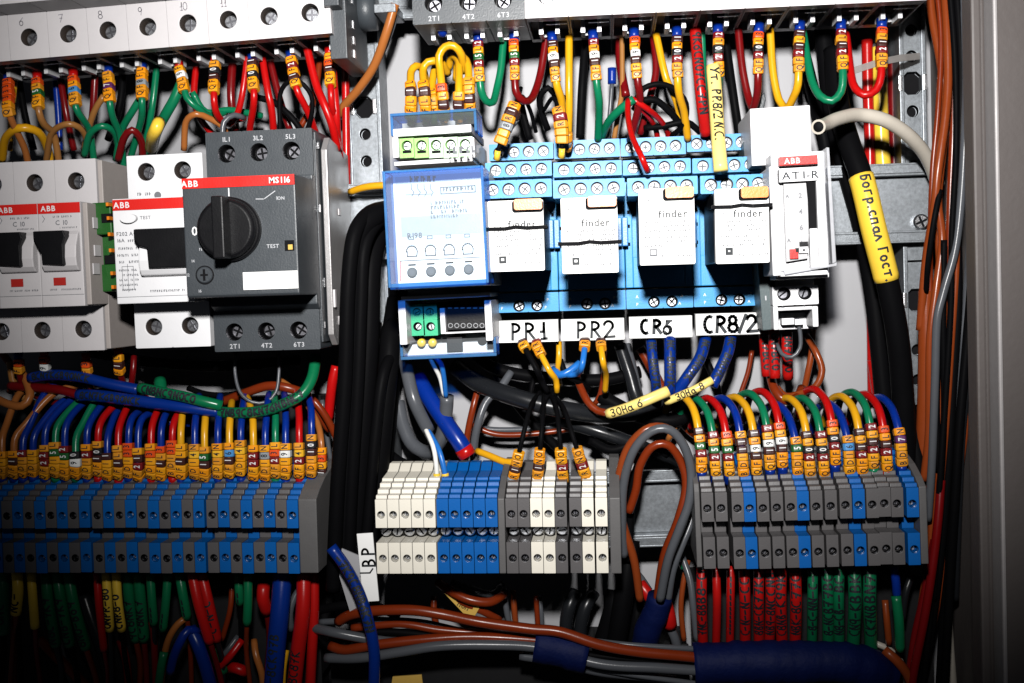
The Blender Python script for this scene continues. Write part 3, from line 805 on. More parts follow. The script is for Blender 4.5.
# ================================================================== relays in blue sockets
HW = ['PR1', 'PR2', 'CR6', 'CR8/2']
BX = [(491, 559), (559, 626), (626, 693.5), (693.5, 763)]
T1 = [(489, 553.5), (554, 620), (620.5, 686), (686.5, 752)]
T2 = [(485, 552), (553, 622), (622.5, 691), (692, 761.5)]
T3 = [(481.5, 552), (552.8, 625), (627, 698), (700, 769.5)]
TY1 = [(142, 160), (138.5, 158), (136, 155.5), (133, 151)]
RX = [(489.5, 543, 203, 272), (562.5, 617, 200, 274), (640, 694, 191, 265.5), (716, 768.5, 191, 264)]
for i in range(4):
    yb = 341 - i * 2.6
    F = Frame((BX[i][0] + 1, yb), (BX[i][1] - 1, yb - 1.6), 46); W = F.len
    lab = 'blue relay socket with white relay, labelled %s by hand' % HW[i]
    r = F.root('relay', lab, 'relay', 'pluggable relays in blue sockets')
    m = MB().use(M['sblue'])
    def bx(m, x0, y0, x1, y1, d0, d1):
        q = F.rect(x0, y0, x1, y1, d1); m.box(q[0], q[1], d0, d1, q[2], q[3]); return q
    q = F.rect(BX[i][0] + .6, 313 - i * 2, BX[i][1] - .6, 292 - i * 2, 46); c1 = F.loc(BX[i][0] + 28, 306 - i * 2, 46); c2 = F.loc(BX[i][0] + 46, 305.5 - i * 2, 46)
    m.holes(q[0], q[1], q[2], q[3], 33, 46, [c1[0], c2[0]], c1[1], 2.7, 4, M['black'])
    zt = F.loc(BX[i][0], 292 - i * 2, 46)[1]; zt2 = F.loc(BX[i][0], 175, 46)[1]
    m.box(q[0], q[1], 33, 41, zt, zt2)
    for xx in (q[0], q[1] - 3.4): m.box(xx, xx + 3.4, 41, 46, zt, zt2)
    m.box(q[0] + 3.4, q[1] - 3.4, 41, 45.4, zt, zt + 14)
    m.build('socket', r, .4)
    for c in (c1, c2): screw_mb(c[0], c[1] - .1, 2.3, 42, 43.8, 'x', i + c[0]).build('terminal_screw', r)
    m = MB()
    for z_, x_ in ((2, q[0] + 5), (5.5, q[0] + 5), (2, q[1] - 6), (5.5, q[1] - 5)): m.text('N1AP'[int(z_ + x_) % 4], x_, q[2] + z_, 1.3, 46, M['wink'])
    m.use(M['hole'])
    for yy in (215, 229, 247):
        for xx in (q[0] + 1.2, q[1] - 2.4): m.box(xx, xx + 1.2, 46, 46.1, F.loc(600, yy, 46)[1], F.loc(600, yy, 46)[1] + 1.6)
    m.build('socket_print', r)
    dy = (0, -.5, -2.5, -4.5)[i]
    for (tx, y0, y1, d) in ((T1[i], TY1[i][0], TY1[i][1] + 1, 36 + 4), (T2[i], 160.5 + dy * 1.0, 178 + dy, 58), (T3[i], 178.5 + dy * 1.1, 199 + dy * 1.1, 79)):
        q = F.rect(tx[0] + .5, y1, tx[1] - .5, y0, d); w4 = (q[1] - q[0]); m = MB().use(M['sblue'])
        cxs = [q[0] + w4 * f for f in (.155, .385, .615, .845)]
        m.holes(q[0], q[1], q[2], q[3], 33, d, cxs, (q[2] + q[3]) / 2 - .1, min(2.75, (q[3] - q[2]) * .40), 3.2, M['black']); m.build('terminal_tier', r, .35)
        for k, c in enumerate(cxs): screw_mb(c, (q[2] + q[3]) / 2 - .15, 2.55, d - 3.1, d - 2.0, 'x', k + d, m=M['bscrew'] if 'bscrew' in M else None).build('terminal_screw', r)
    # retaining clip / lever
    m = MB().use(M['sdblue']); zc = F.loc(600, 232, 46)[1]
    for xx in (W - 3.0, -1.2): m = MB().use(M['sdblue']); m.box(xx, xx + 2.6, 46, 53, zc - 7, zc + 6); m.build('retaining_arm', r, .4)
    m = MB().use(M['black']); rx = RX[i]; q = F.rect(rx[0] - 1, rx[3], rx[1] + 1, rx[2] - 4, 101)
    m.box(q[0] + .6, q[1] - .6, 46, 98, q[2] + .8, q[3] - 1); m.build('relay_base', r, .4)
    q = F.rect(*[rx[k] for k in (0, 3, 1, 2)], 102)
    m = MB().use(M['paper']); m.rbox(q[0], q[1], 97, 102, q[2], q[3] + 1.5, .7); m.build('relay_cap', r, .3)
    m = MB(); w_ = q[1] - q[0]; h_ = q[3] - q[2]
    m.stroke([(q[0] + w_ * .17 + 1.5 * math.cos(t_ * .7), q[3] - h_ * .30 + 1.5 * math.sin(t_ * .7)) for t_ in range(10)], .25, 102, M['print']); m.text('f', q[0] + w_ * .17, q[3] - h_ * .30, 1.6, 102, M['grille']); m.text('finder', q[0] + w_ * .62, q[3] - h_ * .30, 3.0, 102, M['ink'], sx=1.0)
    for k, f in enumerate((.10, .41, .47, .53, .62, .68, .74, .88)):
        m.lines(q[0] + w_ * (.1 if k not in (0, 5, 7) else (.1, 0, 0, 0, 0, .45, 0, .4)[k]), q[0] + w_ * (.95 if k else .35), q[3] - h_ * f - .5, 1.0, 102, M['pmid'], k + i)
    s_ = q[0] + w_ * .18, q[2] + h_ * .12
    m.use(M['grille']); m.use(M['ink'] if i != 2 else M['grille']); m.box(s_[0], s_[0] + 3.0, 102, 102.15, s_[1], s_[1] + 3.0); m.use(M['paper']); k_ = (.9, .9, .5, 1.1)[i]; m.box(s_[0] + k_, s_[0] + 3 - k_, 102, 102.3, s_[1] + k_ + .2, s_[1] + 3.0 - k_); m.build('relay_print', r)
    m = MB().use(M['hole']); m.rbox(q[1] - w_ * .56, q[1] - .02, 101.9, 102.3, q[3] - 3.6, q[3] + 1.4, 1.2); m.use(M['orange']); m.rbox(q[1] - w_ * .52, q[1] - .2, 102, 104, q[3] - 2.7, q[3] + 1.9, 1.3); m.build('orange_tab', r, .3)
    if i != 2:
        zz = q[3] - h_ * (.36, .58, 0, .2)[i]
        wire_pts = [(q[0] - 1.5, zz), (q[0] + w_ * .3, zz - .1), (q[0] + w_ * .5, zz + .5), (q[0] + w_ * .7, zz), (q[1] + 1.5, zz + .2)]
        m = MB().use(M['black'])
        m.use(M['hole'])
        for (xa, za), (xb, zb) in zip(wire_pts, wire_pts[1:]): m.ext([(xa, za - .7), (xb, zb - .7), (xb, zb + .7), (xa, za + .7)], 96, 103)
        m.build('retaining_wire', r, .15)
    lx = [(496, 558), (561.5, 624), (629.5, 692), (696, 760.5)][i]
    q = F.rect(lx[0], (343, 341, 338.5, 335.5)[i], lx[1], (319.5, 318, 315.5, 312.5)[i], 48)
    m = MB().use(M['paper']); m.box(q[0], q[1], 40, 48, q[2], q[3]); m.build('white_label', r, .15)
    m = MB(); H_ = (q[3] - q[2]); x0 = q[0] + (q[1] - q[0]) * (.24, .24, .18, .12)[i]
    if i == 2:
        m.hand('CR', x0, (q[2] + q[3]) / 2 + .3, H_ * .62, 48, M['ink'], 1.5, adv=.9); m.hand('6', x0 + H_ * 1.0, (q[2] + q[3]) / 2 - .4, H_ * .62, 48, M['ink'], 1.0); m.hand('5', x0 + H_ * 1.08, (q[2] + q[3]) / 2 - .2, H_ * .6, 48.03, M['ink'], .9)
    else:
        m.hand(HW[i], x0, (q[2] + q[3]) / 2, H_ * .74, 48, M['ink'], (1.25, 1.2, 0, 1.5)[i], adv=(.86, .86, 0, .74)[i])
    m.build('handwriting', r)

# ================================================================== time switch AT1-R
F = Frame((772, 330), (818, 328), 74); W = F.len
r = F.root('time_switch', 'white narrow time switch marked AT1-R with its clear door', 'time switch')
m = MB().use(M['white'])
bq = lambda m, x0, y0, x1, y1, d0, d1: m.box(*(lambda q: (q[0], q[1], d0, d1, q[2], q[3]))(F.rect(x0, y0, x1, y1, d1)))
bq(m, 752, 166, 810, 105, 30, 74)
q = F.rect(773, 306, 818, 285, 74); c1 = F.loc(784, 294, 74); c2 = F.loc(805, 293, 74)
m.holes(q[0], q[1], q[2], q[3], 30, 74, [c1[0], c2[0]], c1[1], 2.9, 6, M['black'])
bq(m, 776, 326, 808, 120, 30, 50); bq(m, 774, 330, 778, 306, 30, 74); bq(m, 813, 327, 818, 306, 30, 74); bq(m, 778, 311, 813, 306, 40, 73)
bq(m, 778, 330, 813, 311, 30, 58)
m.build('housing', r, .5)
m = MB().use(M['hole']); q = F.rect(765, 116.5, 791, 114.8, 74); m.box(q[0], q[1], 74, 74.1, q[2], q[3]); q = F.rect(778, 124.5, 791, 123.5, 74); m.box(q[0], q[1], 74, 74.1, q[2], q[3]); m.build('slot', r)
for c, a in ((c1, .6), (c2, 1.2)): screw_mb(c[0], c[1], 2.4, 68, 70.5, True, a, M['dsteel']).build('terminal_screw', r)
m = MB(); m.text('2', *F.loc(783, 305.5, 73), 1.9, 73, M['grille']); m.text('4', *F.loc(804, 304.5, 73), 1.9, 73, M['grille']); m.build('lettering', r)
m = MB().use(M['white']); q = F.rect(776, 280, 826, 150, 92); m.box(q[0], q[1], 74, 90, q[2], q[3])
bq(m, 773, 276, 777, 166, 70, 98); bq(m, 777, 277, 828, 270, 74, 96); m.build('front_block', r, .6)
m = MB().use(M['red']); q = F.rect(780, 165.5, 818, 154.5, 96); m.box(q[0], q[1], 90, 95, q[2], q[3]); m.text('ABB', (q[0] + q[1]) / 2 - 2.4, (q[2] + q[3]) / 2, 2.2, 95, M['wink']); m.build('brand_stripe', r, .2)
m = MB().use(M['white']); q = F.rect(780, 182, 823, 166, 96); m.box(q[0], q[1], 88, 95, q[2], q[3]); m.text('AT1-R', *F.loc(801, 175, 95), 3.0, 95, M['ink'], sx=1.2); m.build('name_plate', r, .2)
m = MB().use(M['white'], True); q = F.rect(786, 262, 808, 183, 92); cxx = (q[0] + q[1]) / 2; rr_ = (q[1] - q[0]) / 2
m.use(mat('dial_white', (.40, .40, .41), .4), False); m.ext([(q[0], q[2]), (q[1] - 1.5, q[2] + 1), (q[1], (q[2] + q[3]) / 2), (q[1] - 1, q[3]), (q[0], q[3])], 88, 93)
for k in range(4): m.text('246A'[k], cxx + 1.6, q[3] - 5 - k * 6.5, 2.0, 93, M['print'])
for k in range(2): m.text('▲▼'[k] if False else 'A', q[0] + 1.4, q[3] - 5 - k * 18, 1.4, 93, M['grille'])
m.build('dial_drum', r, .4)
m = MB().use(M['hole']); bq(m, 809, 234, 818, 181, 84, 93.4); m.build('dark_slot', r)
m = MB().use(M['white']); m.build if False else None; bq(m, 819.5, 268, 825, 180, 84, 96); bq(m, 811, 268, 819, 228, 84, 94); m.build('right_trim', r, .4)
m = MB().use(M['flagred']); q = F.rect(790, 259, 798, 249, 94); m.use(M['red']); m.box(q[0], q[1], 90, 94.5, q[2], q[3]); m.build('red_lever', r, .2)
m = MB().use(M['black']); bq(m, 800, 246, 808, 241.5, 90, 94.5); bq(m, 796, 252, 799, 248, 90, 95); m.use(M['white']); bq(m, 799, 253, 808, 246.5, 90, 94.6); m.use(M['hole']); bq(m, 803, 251, 805, 249, 94, 94.8); m.build('mode_switch', r)
# clear door, slightly open to the right
m = MB().use(mat('clear_door', (.75, .76, .80), .1, trans=.5, bump=0)); q = F.rect(826, 268, 832, 150, 92)
m.ext([F.loc(822, 150, 88), F.loc(825, 150, 88), F.loc(836, 262, 96), F.loc(832, 264, 96)], 84, 97); m.ext([F.loc(783, 271, 96), F.loc(832, 264, 96), F.loc(836, 262, 96), F.loc(836, 266, 96), F.loc(784, 275, 96)], 88, 98); m.build('clear_door', r, .4)
m = MB().use(M['white']); bq(m, 795, 325, 803, 319, 58, 64); bq(m, 782, 325, 794, 318, 58, 64); m.build('latch', r, .2)
# dark grey spacer between relays and time switch
F = Frame((761, 330), (773, 329), 60)
r = F.root('side_module', 'dark grey slim spacer between the CR8/2 relay and the time switch', 'switch module')
m = MB().use(mat('spacer_grey', (.05, .075, .08), .45)); m.box(0, 5.2, 30, 66, 0, 62); m.box(0, 5.0, 30, 50, 62, 84); m.build('housing', r, .4)
m = MB().use(M['lgrey']); m.box(2, 2.6, 66, 66.2, 28, 30); m.box(2, 2.6, 66, 66.2, 13, 15); m.build('mark', r)
F = Frame((742, 150), (768, 118), 50)
mb = MB().use(M['dgrey']); a = [at(742, 131, 44), at(758, 131, 44), at(766, 100, 44), at(765, 92, 44), at(758, 98, 44)]
mb.ext([(p.x, p.z) for p in a], 30, 44); props(mb.build('grey_cover', None, .5), 'dark grey wedge of plastic behind the top of the time switch', 'plastic cover')

# ================================================================== terminal strips
# heights in mm above the strip bottom: lower face 0-14.2, gap 14.2-20.8, upper face 20.8-34, stepped top to 46
def block_mb(w, m_, screws=False, H=1.0):
    g = .12; x0, x1 = g, w - g; mb = MB().use(m_)
    mb.hole(x0, x1, 0, 14.0 * H, 52, 80, w / 2 + .1, 6.8 * H, min(1.72, w * .34), 4.5, M['black'] if m_ is M['tgrey'] else None, 18)
    mb.hole(x0, x1, 20.8 * H, 33.6 * H, 52, 80, w / 2 - .1, 26.6 * H, min(1.72, w * .34), 4.5, M['black'] if m_ is M['tgrey'] else None, 18)
    mb.box(x0, x1, 34, 52, 0, 33.6 * H); mb.box(x0, x1, 52, 66 if screws else 71, 14.0 * H, 20.8 * H)
    mb.prism([(40, 33.6 * H), (78.6, 33.6 * H), (78.2, 35.2 * H), (74.5, 35.3 * H), (74, 37 * H), (69.5, 37.3 * H), (69, 39 * H), (64.5, 39.2 * H), (64, 40.4 * H), (52, 41.5 * H), (46, 44.5 * H), (40, 44.5 * H)], x0 + .1, x1 - .1)
    return mb


BC = {}


def strip(F, seq, x0s, wd, H, label_fn, group, screws=False, jit=0, part_meshes=None):
    out = []
    for k, (c, x) in enumerate(zip(seq, x0s)):
        key = (c, round(wd, 3), H, screws)
        if key not in BC:
            m_ = M[{'g': 'tgrey', 'b': 'tblue', 'w': 'cream'}[c]]
            ds = []
            for z in (6.8 * H, 26.6 * H):
                ds.append(screw_mb(wd / 2, z, 1.25, 75.4, 76.6, True, .7 + z, M['dsteel'] if c == 'g' else M['screw']).data('clamp_screw'))
            mid = [screw_mb(wd / 2, 17.3 * H, min(2.3, wd * .45), 66, 71.5, True, a, M['screw']).data('centre_screw') for a in (.7, 2.2, .1, 1.4)] if screws else None
            # marker groove window
            gm = MB().use(M['paper'] if c == 'w' else m_); gm.box(.9, wd - .9, 41, 50.5, 43.2 * H, 45.3 * H)
            BC[key] = (block_mb(wd, m_, screws, H).data('housing', .22), ds, mid, gm.data('test_plug', .2))
        hd, ds, mid, gm = BC[key]
        r = F.root('terminal_block', label_fn(k, c), 'terminal block', group, x, random.uniform(-jit, jit))
        r.location.y += random.uniform(-jit, jit) * MM
        for nm, me in [('housing', hd)] + [('clamp_screw', q) for q in ds] + ([('centre_screw', mid[(k * 7) % 4])] if mid else [('test_plug', gm)]):
            o = bpy.data.objects.new(nm, me); COL.objects.link(o); o.parent = r
        out.append(r)
    return out


def endplate(F, x, w, label, H=1.0, h0=0, ht=45, D=80):
    r = F.root('end_plate', label, 'end plate', None, x, 0)
    mb = MB().use(mat('plate_grey', (.10, .097, .097), .5)); mb.prism([(34, h0), (D, h0), (D, 33.6 * H), (74, 37 * H), (64, 41 * H), (46, ht * H), (34, ht * H)], 0, w); mb.build('plate_body', r, .4); return r


CNAME = {'g': 'grey', 'b': 'blue', 'w': 'cream white'}


def namer(seq, strip_name, rev=False):
    cnt = {}; tot = {c: seq.count(c) for c in seq}; run = {}
    def f(k, c):
        i = seq[:k].count(c)
        if i == tot[c] - 1 and tot[c] > 3: return '%s terminal block, last of its colour at the right of %s' % (CNAME[c], strip_name)
        if i == 0: return '%s terminal block, first of its colour from the left in %s' % (CNAME[c], strip_name)
        return '%s terminal block, %s of its colour from the left in %s' % (CNAME[c], ORD[i], strip_name)
    return f


# left strip
F = Frame((3.7, 572.5), (305, 573), 80); mm_px = F.len / (305 - 3.7)
starts = [-19.5]; x = 3.7
gaps = {4: 1.6, 9: 1.8}
for k in range(13):
    if k in gaps: x += gaps[k]
    starts.append(x); x += 22.55
end_l = x
xs = []; seq = []
pxw = 11.25
for s_ in starts:
    for j, c in enumerate('gb'): xs.append((s_ + j * pxw - 3.7) * mm_px); seq.append(c)
seq = ''.join(seq)
HL = (at(150, 480, 66).z - at(150, 573, 80).z) / 39.0
strip(F, seq, xs, pxw * mm_px, .98, namer(seq, 'the left terminal strip'), 'terminal blocks of the left strip', jit=.28)
endplate(F, (end_l - 3.7) * mm_px + .1, 8.2, 'grey end plate closing the left terminal strip on its right', .98)
# centre strip
F = Frame((377, 573.5), (613, 573), 80); mm_px = F.len / (613 - 377)
xl = [377 + 12.25 * k for k in range(5)] + [439 + 12.3 * k for k in range(5)] + [508, 520.2, 532.6, 544.8, 557, 571.2, 583.4, 596.8]
seq = 'wwwwwbbbbbggwwggww'
strip(F, seq, [(x - 377) * mm_px for x in xl], 12.15 * mm_px, .98, namer(seq, 'the lower centre strip'), 'terminal blocks of the centre strip', True, .05)
endplate(F, (500.8 - 377) * mm_px, 6.6 * mm_px, 'grey partition plate between the blue and the grey blocks of the centre strip', .98, 0, 45, 80.5)
endplate(F, (611 - 377) * mm_px, 4.6, 'tall grey end plate on the right of the centre strip', .98, 0, 46, 81)
# right strip
F = Frame((704, 569.5), (925, 564), 80); mm_px = F.len / (925 - 704)
xr = [704, 718, 734.5, 746.8, 760, 774, 788, 800, 813.5, 828, 842.5, 855.5, 869, 881.2, 893.5, 908.5]
seq = 'gggbgggbgggbgggb'
strip(F, seq, [(x - 704) * mm_px for x in xr], 12.5 * mm_px, .98, namer(seq, 'the right terminal strip'), 'terminal blocks of the right strip', jit=.3)
endplate(F, (921.5 - 704) * mm_px, 3.0, 'grey end plate closing the right terminal strip on its right', .98)
endplate(F, -2.6, 2.3, 'thin grey end plate on the left of the right terminal strip', .98, D=76)

# ================================================================== wires under the top left row
G1 = 'wires with markers under the upper left breakers'
NM = dict(y='yellow', g='green', r='red', b='blue', k='black', e='grey', n='brown', o='orange brown', dr='dark red', t='tan', w='white')
TL = [  # x, y, ferrule, text from ferrule down, colour, route
    (8, 74, 'b', '3333FQ', 'o', [(9, 112, 62), (15, 128, 58), (25, 150, 50), (30, 175, 42)]),
    (37, 73, 'r', '3L5FQ', 't', [(39, 112, 62), (44, 124, 58), (54, 135, 50), (60, 170, 42)]),
    (73, 71, 'r', '3L6FQ', 'g', [(76, 108, 62), (82, 118, 58), (90, 132, 50), (95, 170, 40)]),
    (108, 67, 'b', 'LF7FQ', 'g', [(110, 104, 62), (113, 118, 58), (120, 135, 50), (124, 170, 40)]),
    (142, 63, 'b', 'LF8FQ', 'g', [(142, 102, 62), (142, 115, 58), (138, 132, 50), (130, 160, 40)]),
    (178, 62, 'r', 'F9LQ', 'g', [(187, 98, 60), (198, 108, 58), (210, 116, 50), (226, 112, 40)]),
    (215, 56, 'r', 'L01FQ', 'r', [(214, 100, 62), (217, 114, 58), (225, 122, 50), (244, 118, 40)]),
    (252, 54, 'b', '1L0FQ', 'r', [(254, 96, 62), (253, 110, 58), (250, 128, 50), (250, 150, 40)]),
    (290, 52, 'b', 'L2F1Q', 'r', [(297, 90, 62), (304, 104, 58), (312, 122, 50), (318, 140, 40)]),
    (329, 48, 'r', 'L31FQ', 'r', [(331, 94, 62), (332, 106, 60), (336, 126, 50), (340, 150, 40)]),
]
lbl = ['orange brown wire with orange markers at the far left of the top row', 'tan wire with green-banded markers under the upper left breakers', 'green wire with blue-banded orange markers under the upper left breakers',
       'green wire with purple-banded orange markers under the upper left breakers', 'green wire with grey-banded orange markers under the upper left breakers', 'green wire with tilted white-banded orange marker under breaker 9',
       'red wire with black-banded markers under breaker 10', 'red wire with black-banded markers under breaker 11', 'red wire with red-banded markers under the unnumbered breaker', 'bright red wire with markers at the right end of the upper left row']
for (x, y, fe, tx, c, rt_), lb in zip(TL, lbl):
    n = len(tx); x2, y2, d2 = rt_[0]
    wire(c, 1.6, [(x, y, 54), ((x + x2) / 2, (y + y2) / 2, 58)] + rt_, lb, marks=tx, mstart=3.6, ferr=fe, ferrlen=3.4, group=G1, rev=True, mr=2.35)
X = [
    ('y', 2.0, [(2, 160, 40), (6, 138, 52), (20, 128, 58), (38, 132, 52), (48, 150, 40), (50, 170, 36)], 'thick yellow wire looped above the breaker at the left edge'),
    ('t', 1.5, [(46, 162, 40), (52, 133, 52), (68, 124, 56), (82, 130, 50), (90, 150, 38)], 'tan wire looped above the small left breakers'),
    ('g', 1.6, [(84, 156, 46), (90, 134, 54), (102, 126, 56), (114, 132, 50), (119, 150, 40)], 'green wire looped behind the small left breakers'),
    ('dr', 1.7, [(118, 160, 46), (124, 138, 54), (132, 130, 56), (141, 140, 50), (143, 165, 40)], 'dark red wire looped left of the wide white breaker'),
    ('g', 2.4, [(181, 84, 56), (174, 100, 56), (166, 114, 54), (156, 134, 46), (150, 160, 40)], 'thick green wire slanting above the wide white breaker'),
    ('g', 1.7, [(142, 96, 56), (132, 112, 54), (122, 130, 48), (116, 160, 40)], 'green wire forking left from the grey-banded marker'),
    ('g', 1.6, [(192, 92, 50), (206, 112, 46), (230, 110, 40), (262, 116, 30)], 'green wire running right behind the red wires'),
    ('o', 1.5, [(184, 150, 50), (186, 122, 56), (196, 114, 58), (208, 118, 54), (222, 126, 50), (228, 140, 46)], 'orange brown wire looped over the wide white breaker'),
    ('e', 1.3, [(222, 140, 60), (224, 122, 60), (234, 115, 58), (244, 118, 54)], 'grey wire bent over the corner of the motor starter'),
    ('r', 1.5, [(249, 44, 50), (243, 90, 52), (238, 112, 50), (230, 124, 46), (224, 122, 44)], 'red wire curving behind the breaker 11 marker'),
    ('k', 1.1, [(280, 135, 56), (280, 95, 58), (288, 82, 60), (300, 82, 60), (311, 95, 58), (312, 112, 56), (306, 134, 52)], 'thin black wire bent in a hoop above the motor starter'),
    ('k', 1.5, [(256, 97, 46), (275, 103, 46), (292, 118, 46), (302, 132, 44)], 'black wire slanting behind the hoop above the motor starter'),
    ('r', 1.9, [(306, 44, 54), (316, 84, 56), (324, 104, 58), (332, 125, 56), (338, 150, 48)], 'thick bright red wire slanting right of the motor starter'),
    ('r', 1.9, [(331, 50, 54), (336, 112, 56), (337, 132, 52), (340, 160, 40)], 'short thick red wire beside the starter corner'),
    ('b', 1.6, [(54, 60, 30), (58, 110, 30), (60, 150, 30)], 'blue wire far back between the left markers'),
    ('dr', 1.7, [(96, 56, 40), (93, 110, 38), (88, 150, 30)], 'dark red wire behind the left markers'),
    ('t', 1.5, [(104, 96, 50), (96, 108, 48), (90, 124, 44), (84, 150, 36)], 'tan wire leaving the purple-banded marker to the left'),
    ('y', 1.5, [(16, 64, 40), (12, 110, 38), (10, 150, 30)], 'yellow wire behind the leftmost marker'),
    ('r', 1.9, [(345, 40, 30), (346, 120, 30), (347, 200, 30)], 'red sleeve standing beside the left perforated upright'),
    ('sy', 2.6, [(353, 90, 12), (354, 150, 12), (354, 205, 12)], 'pale yellow sleeve standing behind the motor starter'),
    ('o', 2.1, [(395, 4, 50), (386, 34, 48), (374, 66, 42), (358, 90, 36), (344, 106, 30), (338, 116, 26)], 'orange brown cable slanting across the left perforated upright'),
    ('e', 1.1, [(398, 10, 44), (389, 38, 42), (374, 70, 38), (356, 92, 32), (342, 108, 26)], 'thin grey wire behind the slanting orange brown cable'),
    ('y', 1.7, [(350, 192, 40), (362, 188, 44), (374, 186, 46), (392, 185, 46)], 'yellow wire passing behind the blue covered module'),
]
for c, r_, p, l in X: wire(c, r_, p, l)
m = MB().use(WM['sy'], True); pa = Path([(153, 138, 82), (154, 131, 84), (156, 126, 85)]); c0 = pa.p[0].copy()
wire('sy', 2.7, [(151, 148, 60), (153, 136, 78), (157, 127, 84), (159, 122, 80)], 'fat yellow stub end above the wide white breaker')
r_ = wire('b', .5, [(150, 149, 70), (150.2, 149, 70.5)], 'x')
bpy.data.objects.remove(r_)

# ---------------------------------------------------------------- top right row
G2 = 'wires with lettered markers under the upper right breakers'
TR = [
    (478, 34, '2L52FQ', 'g', [(481, 90, 60), (486, 101, 57), (493, 102, 54), (497, 88, 48), (501, 68, 46), (504, 32, 44)], 'green wire lettered QF25L2 under the upper motor starter'),
    (514, 32, '3L52FQ', 'dr', [(516, 92, 60), (524, 101, 57), (532, 98, 52), (540, 76, 46), (547, 34, 44)], 'dark red wire lettered QF25L3 under the upper right row'),
    (552, 34, '1L91FQ', 'y', [(557, 86, 60), (561, 98, 56), (562, 115, 50), (562, 140, 44)], 'yellow wire lettered QF19L1 under the upper right row'),
    (593, 32, '2L91FQ', 'g', [(597, 86, 60), (599, 100, 57), (599, 116, 50), (598, 140, 40)], 'green wire lettered QF19L2 under the upper right row'),
    (634, 30, '3L91FQ', 'dr', [(638, 84, 60), (640, 98, 56), (636, 118, 50), (630, 140, 42)], 'dark red wire lettered QF19L3 under the upper right row'),
    (677, 29, '1L02FQ', 'y', [(678, 85, 60), (680, 98, 56), (684, 112, 50), (688, 140, 40)], 'yellow wire lettered QF20L1 under the upper right row'),
    (718, 26, '2L02FQ', 'g', [(719, 78, 56), (718, 95, 50), (714, 140, 38)], 'green wire lettered QF20L2 under the upper right row'),
    (759, 25, '3L02FQ', 'dr', [(758, 80, 60), (757, 95, 56), (753, 108, 50), (748, 96, 46), (742, 66, 44), (738, 26, 42)], 'dark red wire lettered QF20L3 under the upper right row'),
    (800, 23, '1L12FQ', 'y', [(798, 84, 60), (793, 98, 55), (787, 108, 50), (779, 100, 46), (773, 72, 44), (770, 28, 42)], 'yellow wire lettered QF21L1 under the upper right row'),
    (841, 22, '2L12FQ', 'g', [(843, 78, 62), (841, 92, 62), (832, 101, 62), (820, 96, 60), (811, 78, 54), (803, 32, 44)], 'green wire lettered QF21L2 hanging in a U under the upper right row'),
    (882, 20, '3L12FQ', 'r', [(881, 76, 62), (876, 90, 62), (864, 95, 62), (853, 84, 58), (846, 34, 44)], 'red wire lettered QF21L3 hanging in a U under the upper right row'),
]
for x, y, tx, c, rt_, lb in TR:
    x2, y2, d2 = rt_[0]
    wire(c, 1.75, [(x, y, 54), ((x + x2) / 2 - .5, (y + y2) / 2, 59)] + rt_, lb, marks=tx, mstart=4.6, ferr='b', ferrlen=4.4, group=G2, rev=True, mr=2.25, mlen=3.2)
X = [
    ('y', 1.8, [(569, 36, 44), (569, 80, 46), (569, 110, 44), (568, 140, 38)], 'straight yellow wire right of the QF19L1 marker'),
    ('y', 1.7, [(656, 34, 42), (666, 78, 44), (676, 100, 40), (684, 130, 36)], 'yellow wire slanting behind the QF20L1 marker'),
    ('k', 1.5, [(548, 130, 36), (541, 110, 40), (540, 96, 44), (548, 88, 46), (556, 96, 42)], 'black wire bent behind the PR1 markers'),
    ('k', 1.7, [(530, 140, 36), (524, 118, 38), (520, 100, 40)], 'black wire behind the PR1 marker cluster'),
    ('k', 1.3, [(672, 136, 36), (684, 124, 46), (686, 104, 50), (676, 90, 52), (660, 84, 54), (644, 88, 54), (637, 98, 52)], 'black wire arched high over the CR6 relay'),
    ('k', 1.6, [(684, 130, 36), (672, 114, 42), (655, 100, 46), (640, 102, 46), (634, 110, 44)], 'second black wire arched lower over the CR6 relay'),
    ('k', 1.5, [(700, 132, 36), (686, 122, 40), (664, 126, 40), (644, 128, 38)], 'black wire lying behind the relay terminals'),
    ('r', 1.35, [(632, 99, 56), (646, 108, 54), (660, 120, 44), (668, 134, 32), (669, 150, 26)], 'red wire arching right towards the CR6 relay'),
    ('r', 1.3, [(636, 104, 54), (648, 116, 46), (656, 130, 34), (658, 148, 26)], 'second red wire under the arching red wire'),
    ('g', 1.9, [(634, 99, 58), (622, 108, 56), (610, 120, 50), (602, 136, 38), (598, 150, 28)], 'green sleeved wire slanting down left to the PR2 socket'),
    ('t', 1.2, [(622, 34, 36), (622, 90, 38), (618, 115, 40), (614, 140, 38)], 'tan wire between the QF19 markers'),
    ('b', 2.0, [(612, 68, 34), (612, 84, 34)], 'short blue sleeve between the QF19 markers'),
    ('e', 1.0, [(612, 84, 34), (610, 110, 34), (607, 140, 32)], 'thin grey wire below the short blue sleeve'),
    ('g', 1.5, [(702, 30, 36), (704, 80, 36), (706, 110, 34)], 'green wire left of the QF20L2 marker'),
    ('k', 3.2, [(800, 40, 20), (818, 112, 22), (826, 150, 22), (828, 180, 20)], 'black cable behind the top right corner of the time switch'),
]
for c, r_, p, l in X: wire(c, r_, p, l)
wire('r', 1.3, [(628, 100, 58), (628, 116, 66), (632, 136, 78), (642, 158, 90), (648, 172, 86)], 'bright red wire hanging over the CR6 socket terminals')
wire('sr', 2.6, [(695, 28, 46), (699, 75, 50), (702, 105, 50), (706, 135, 44)], 'dark red sleeve with handwriting behind the yellow PR8/2 sleeve', texts=[('9K6CNO7CC7PN', 3, 3.6, .8, False)], name='sleeved_wire')
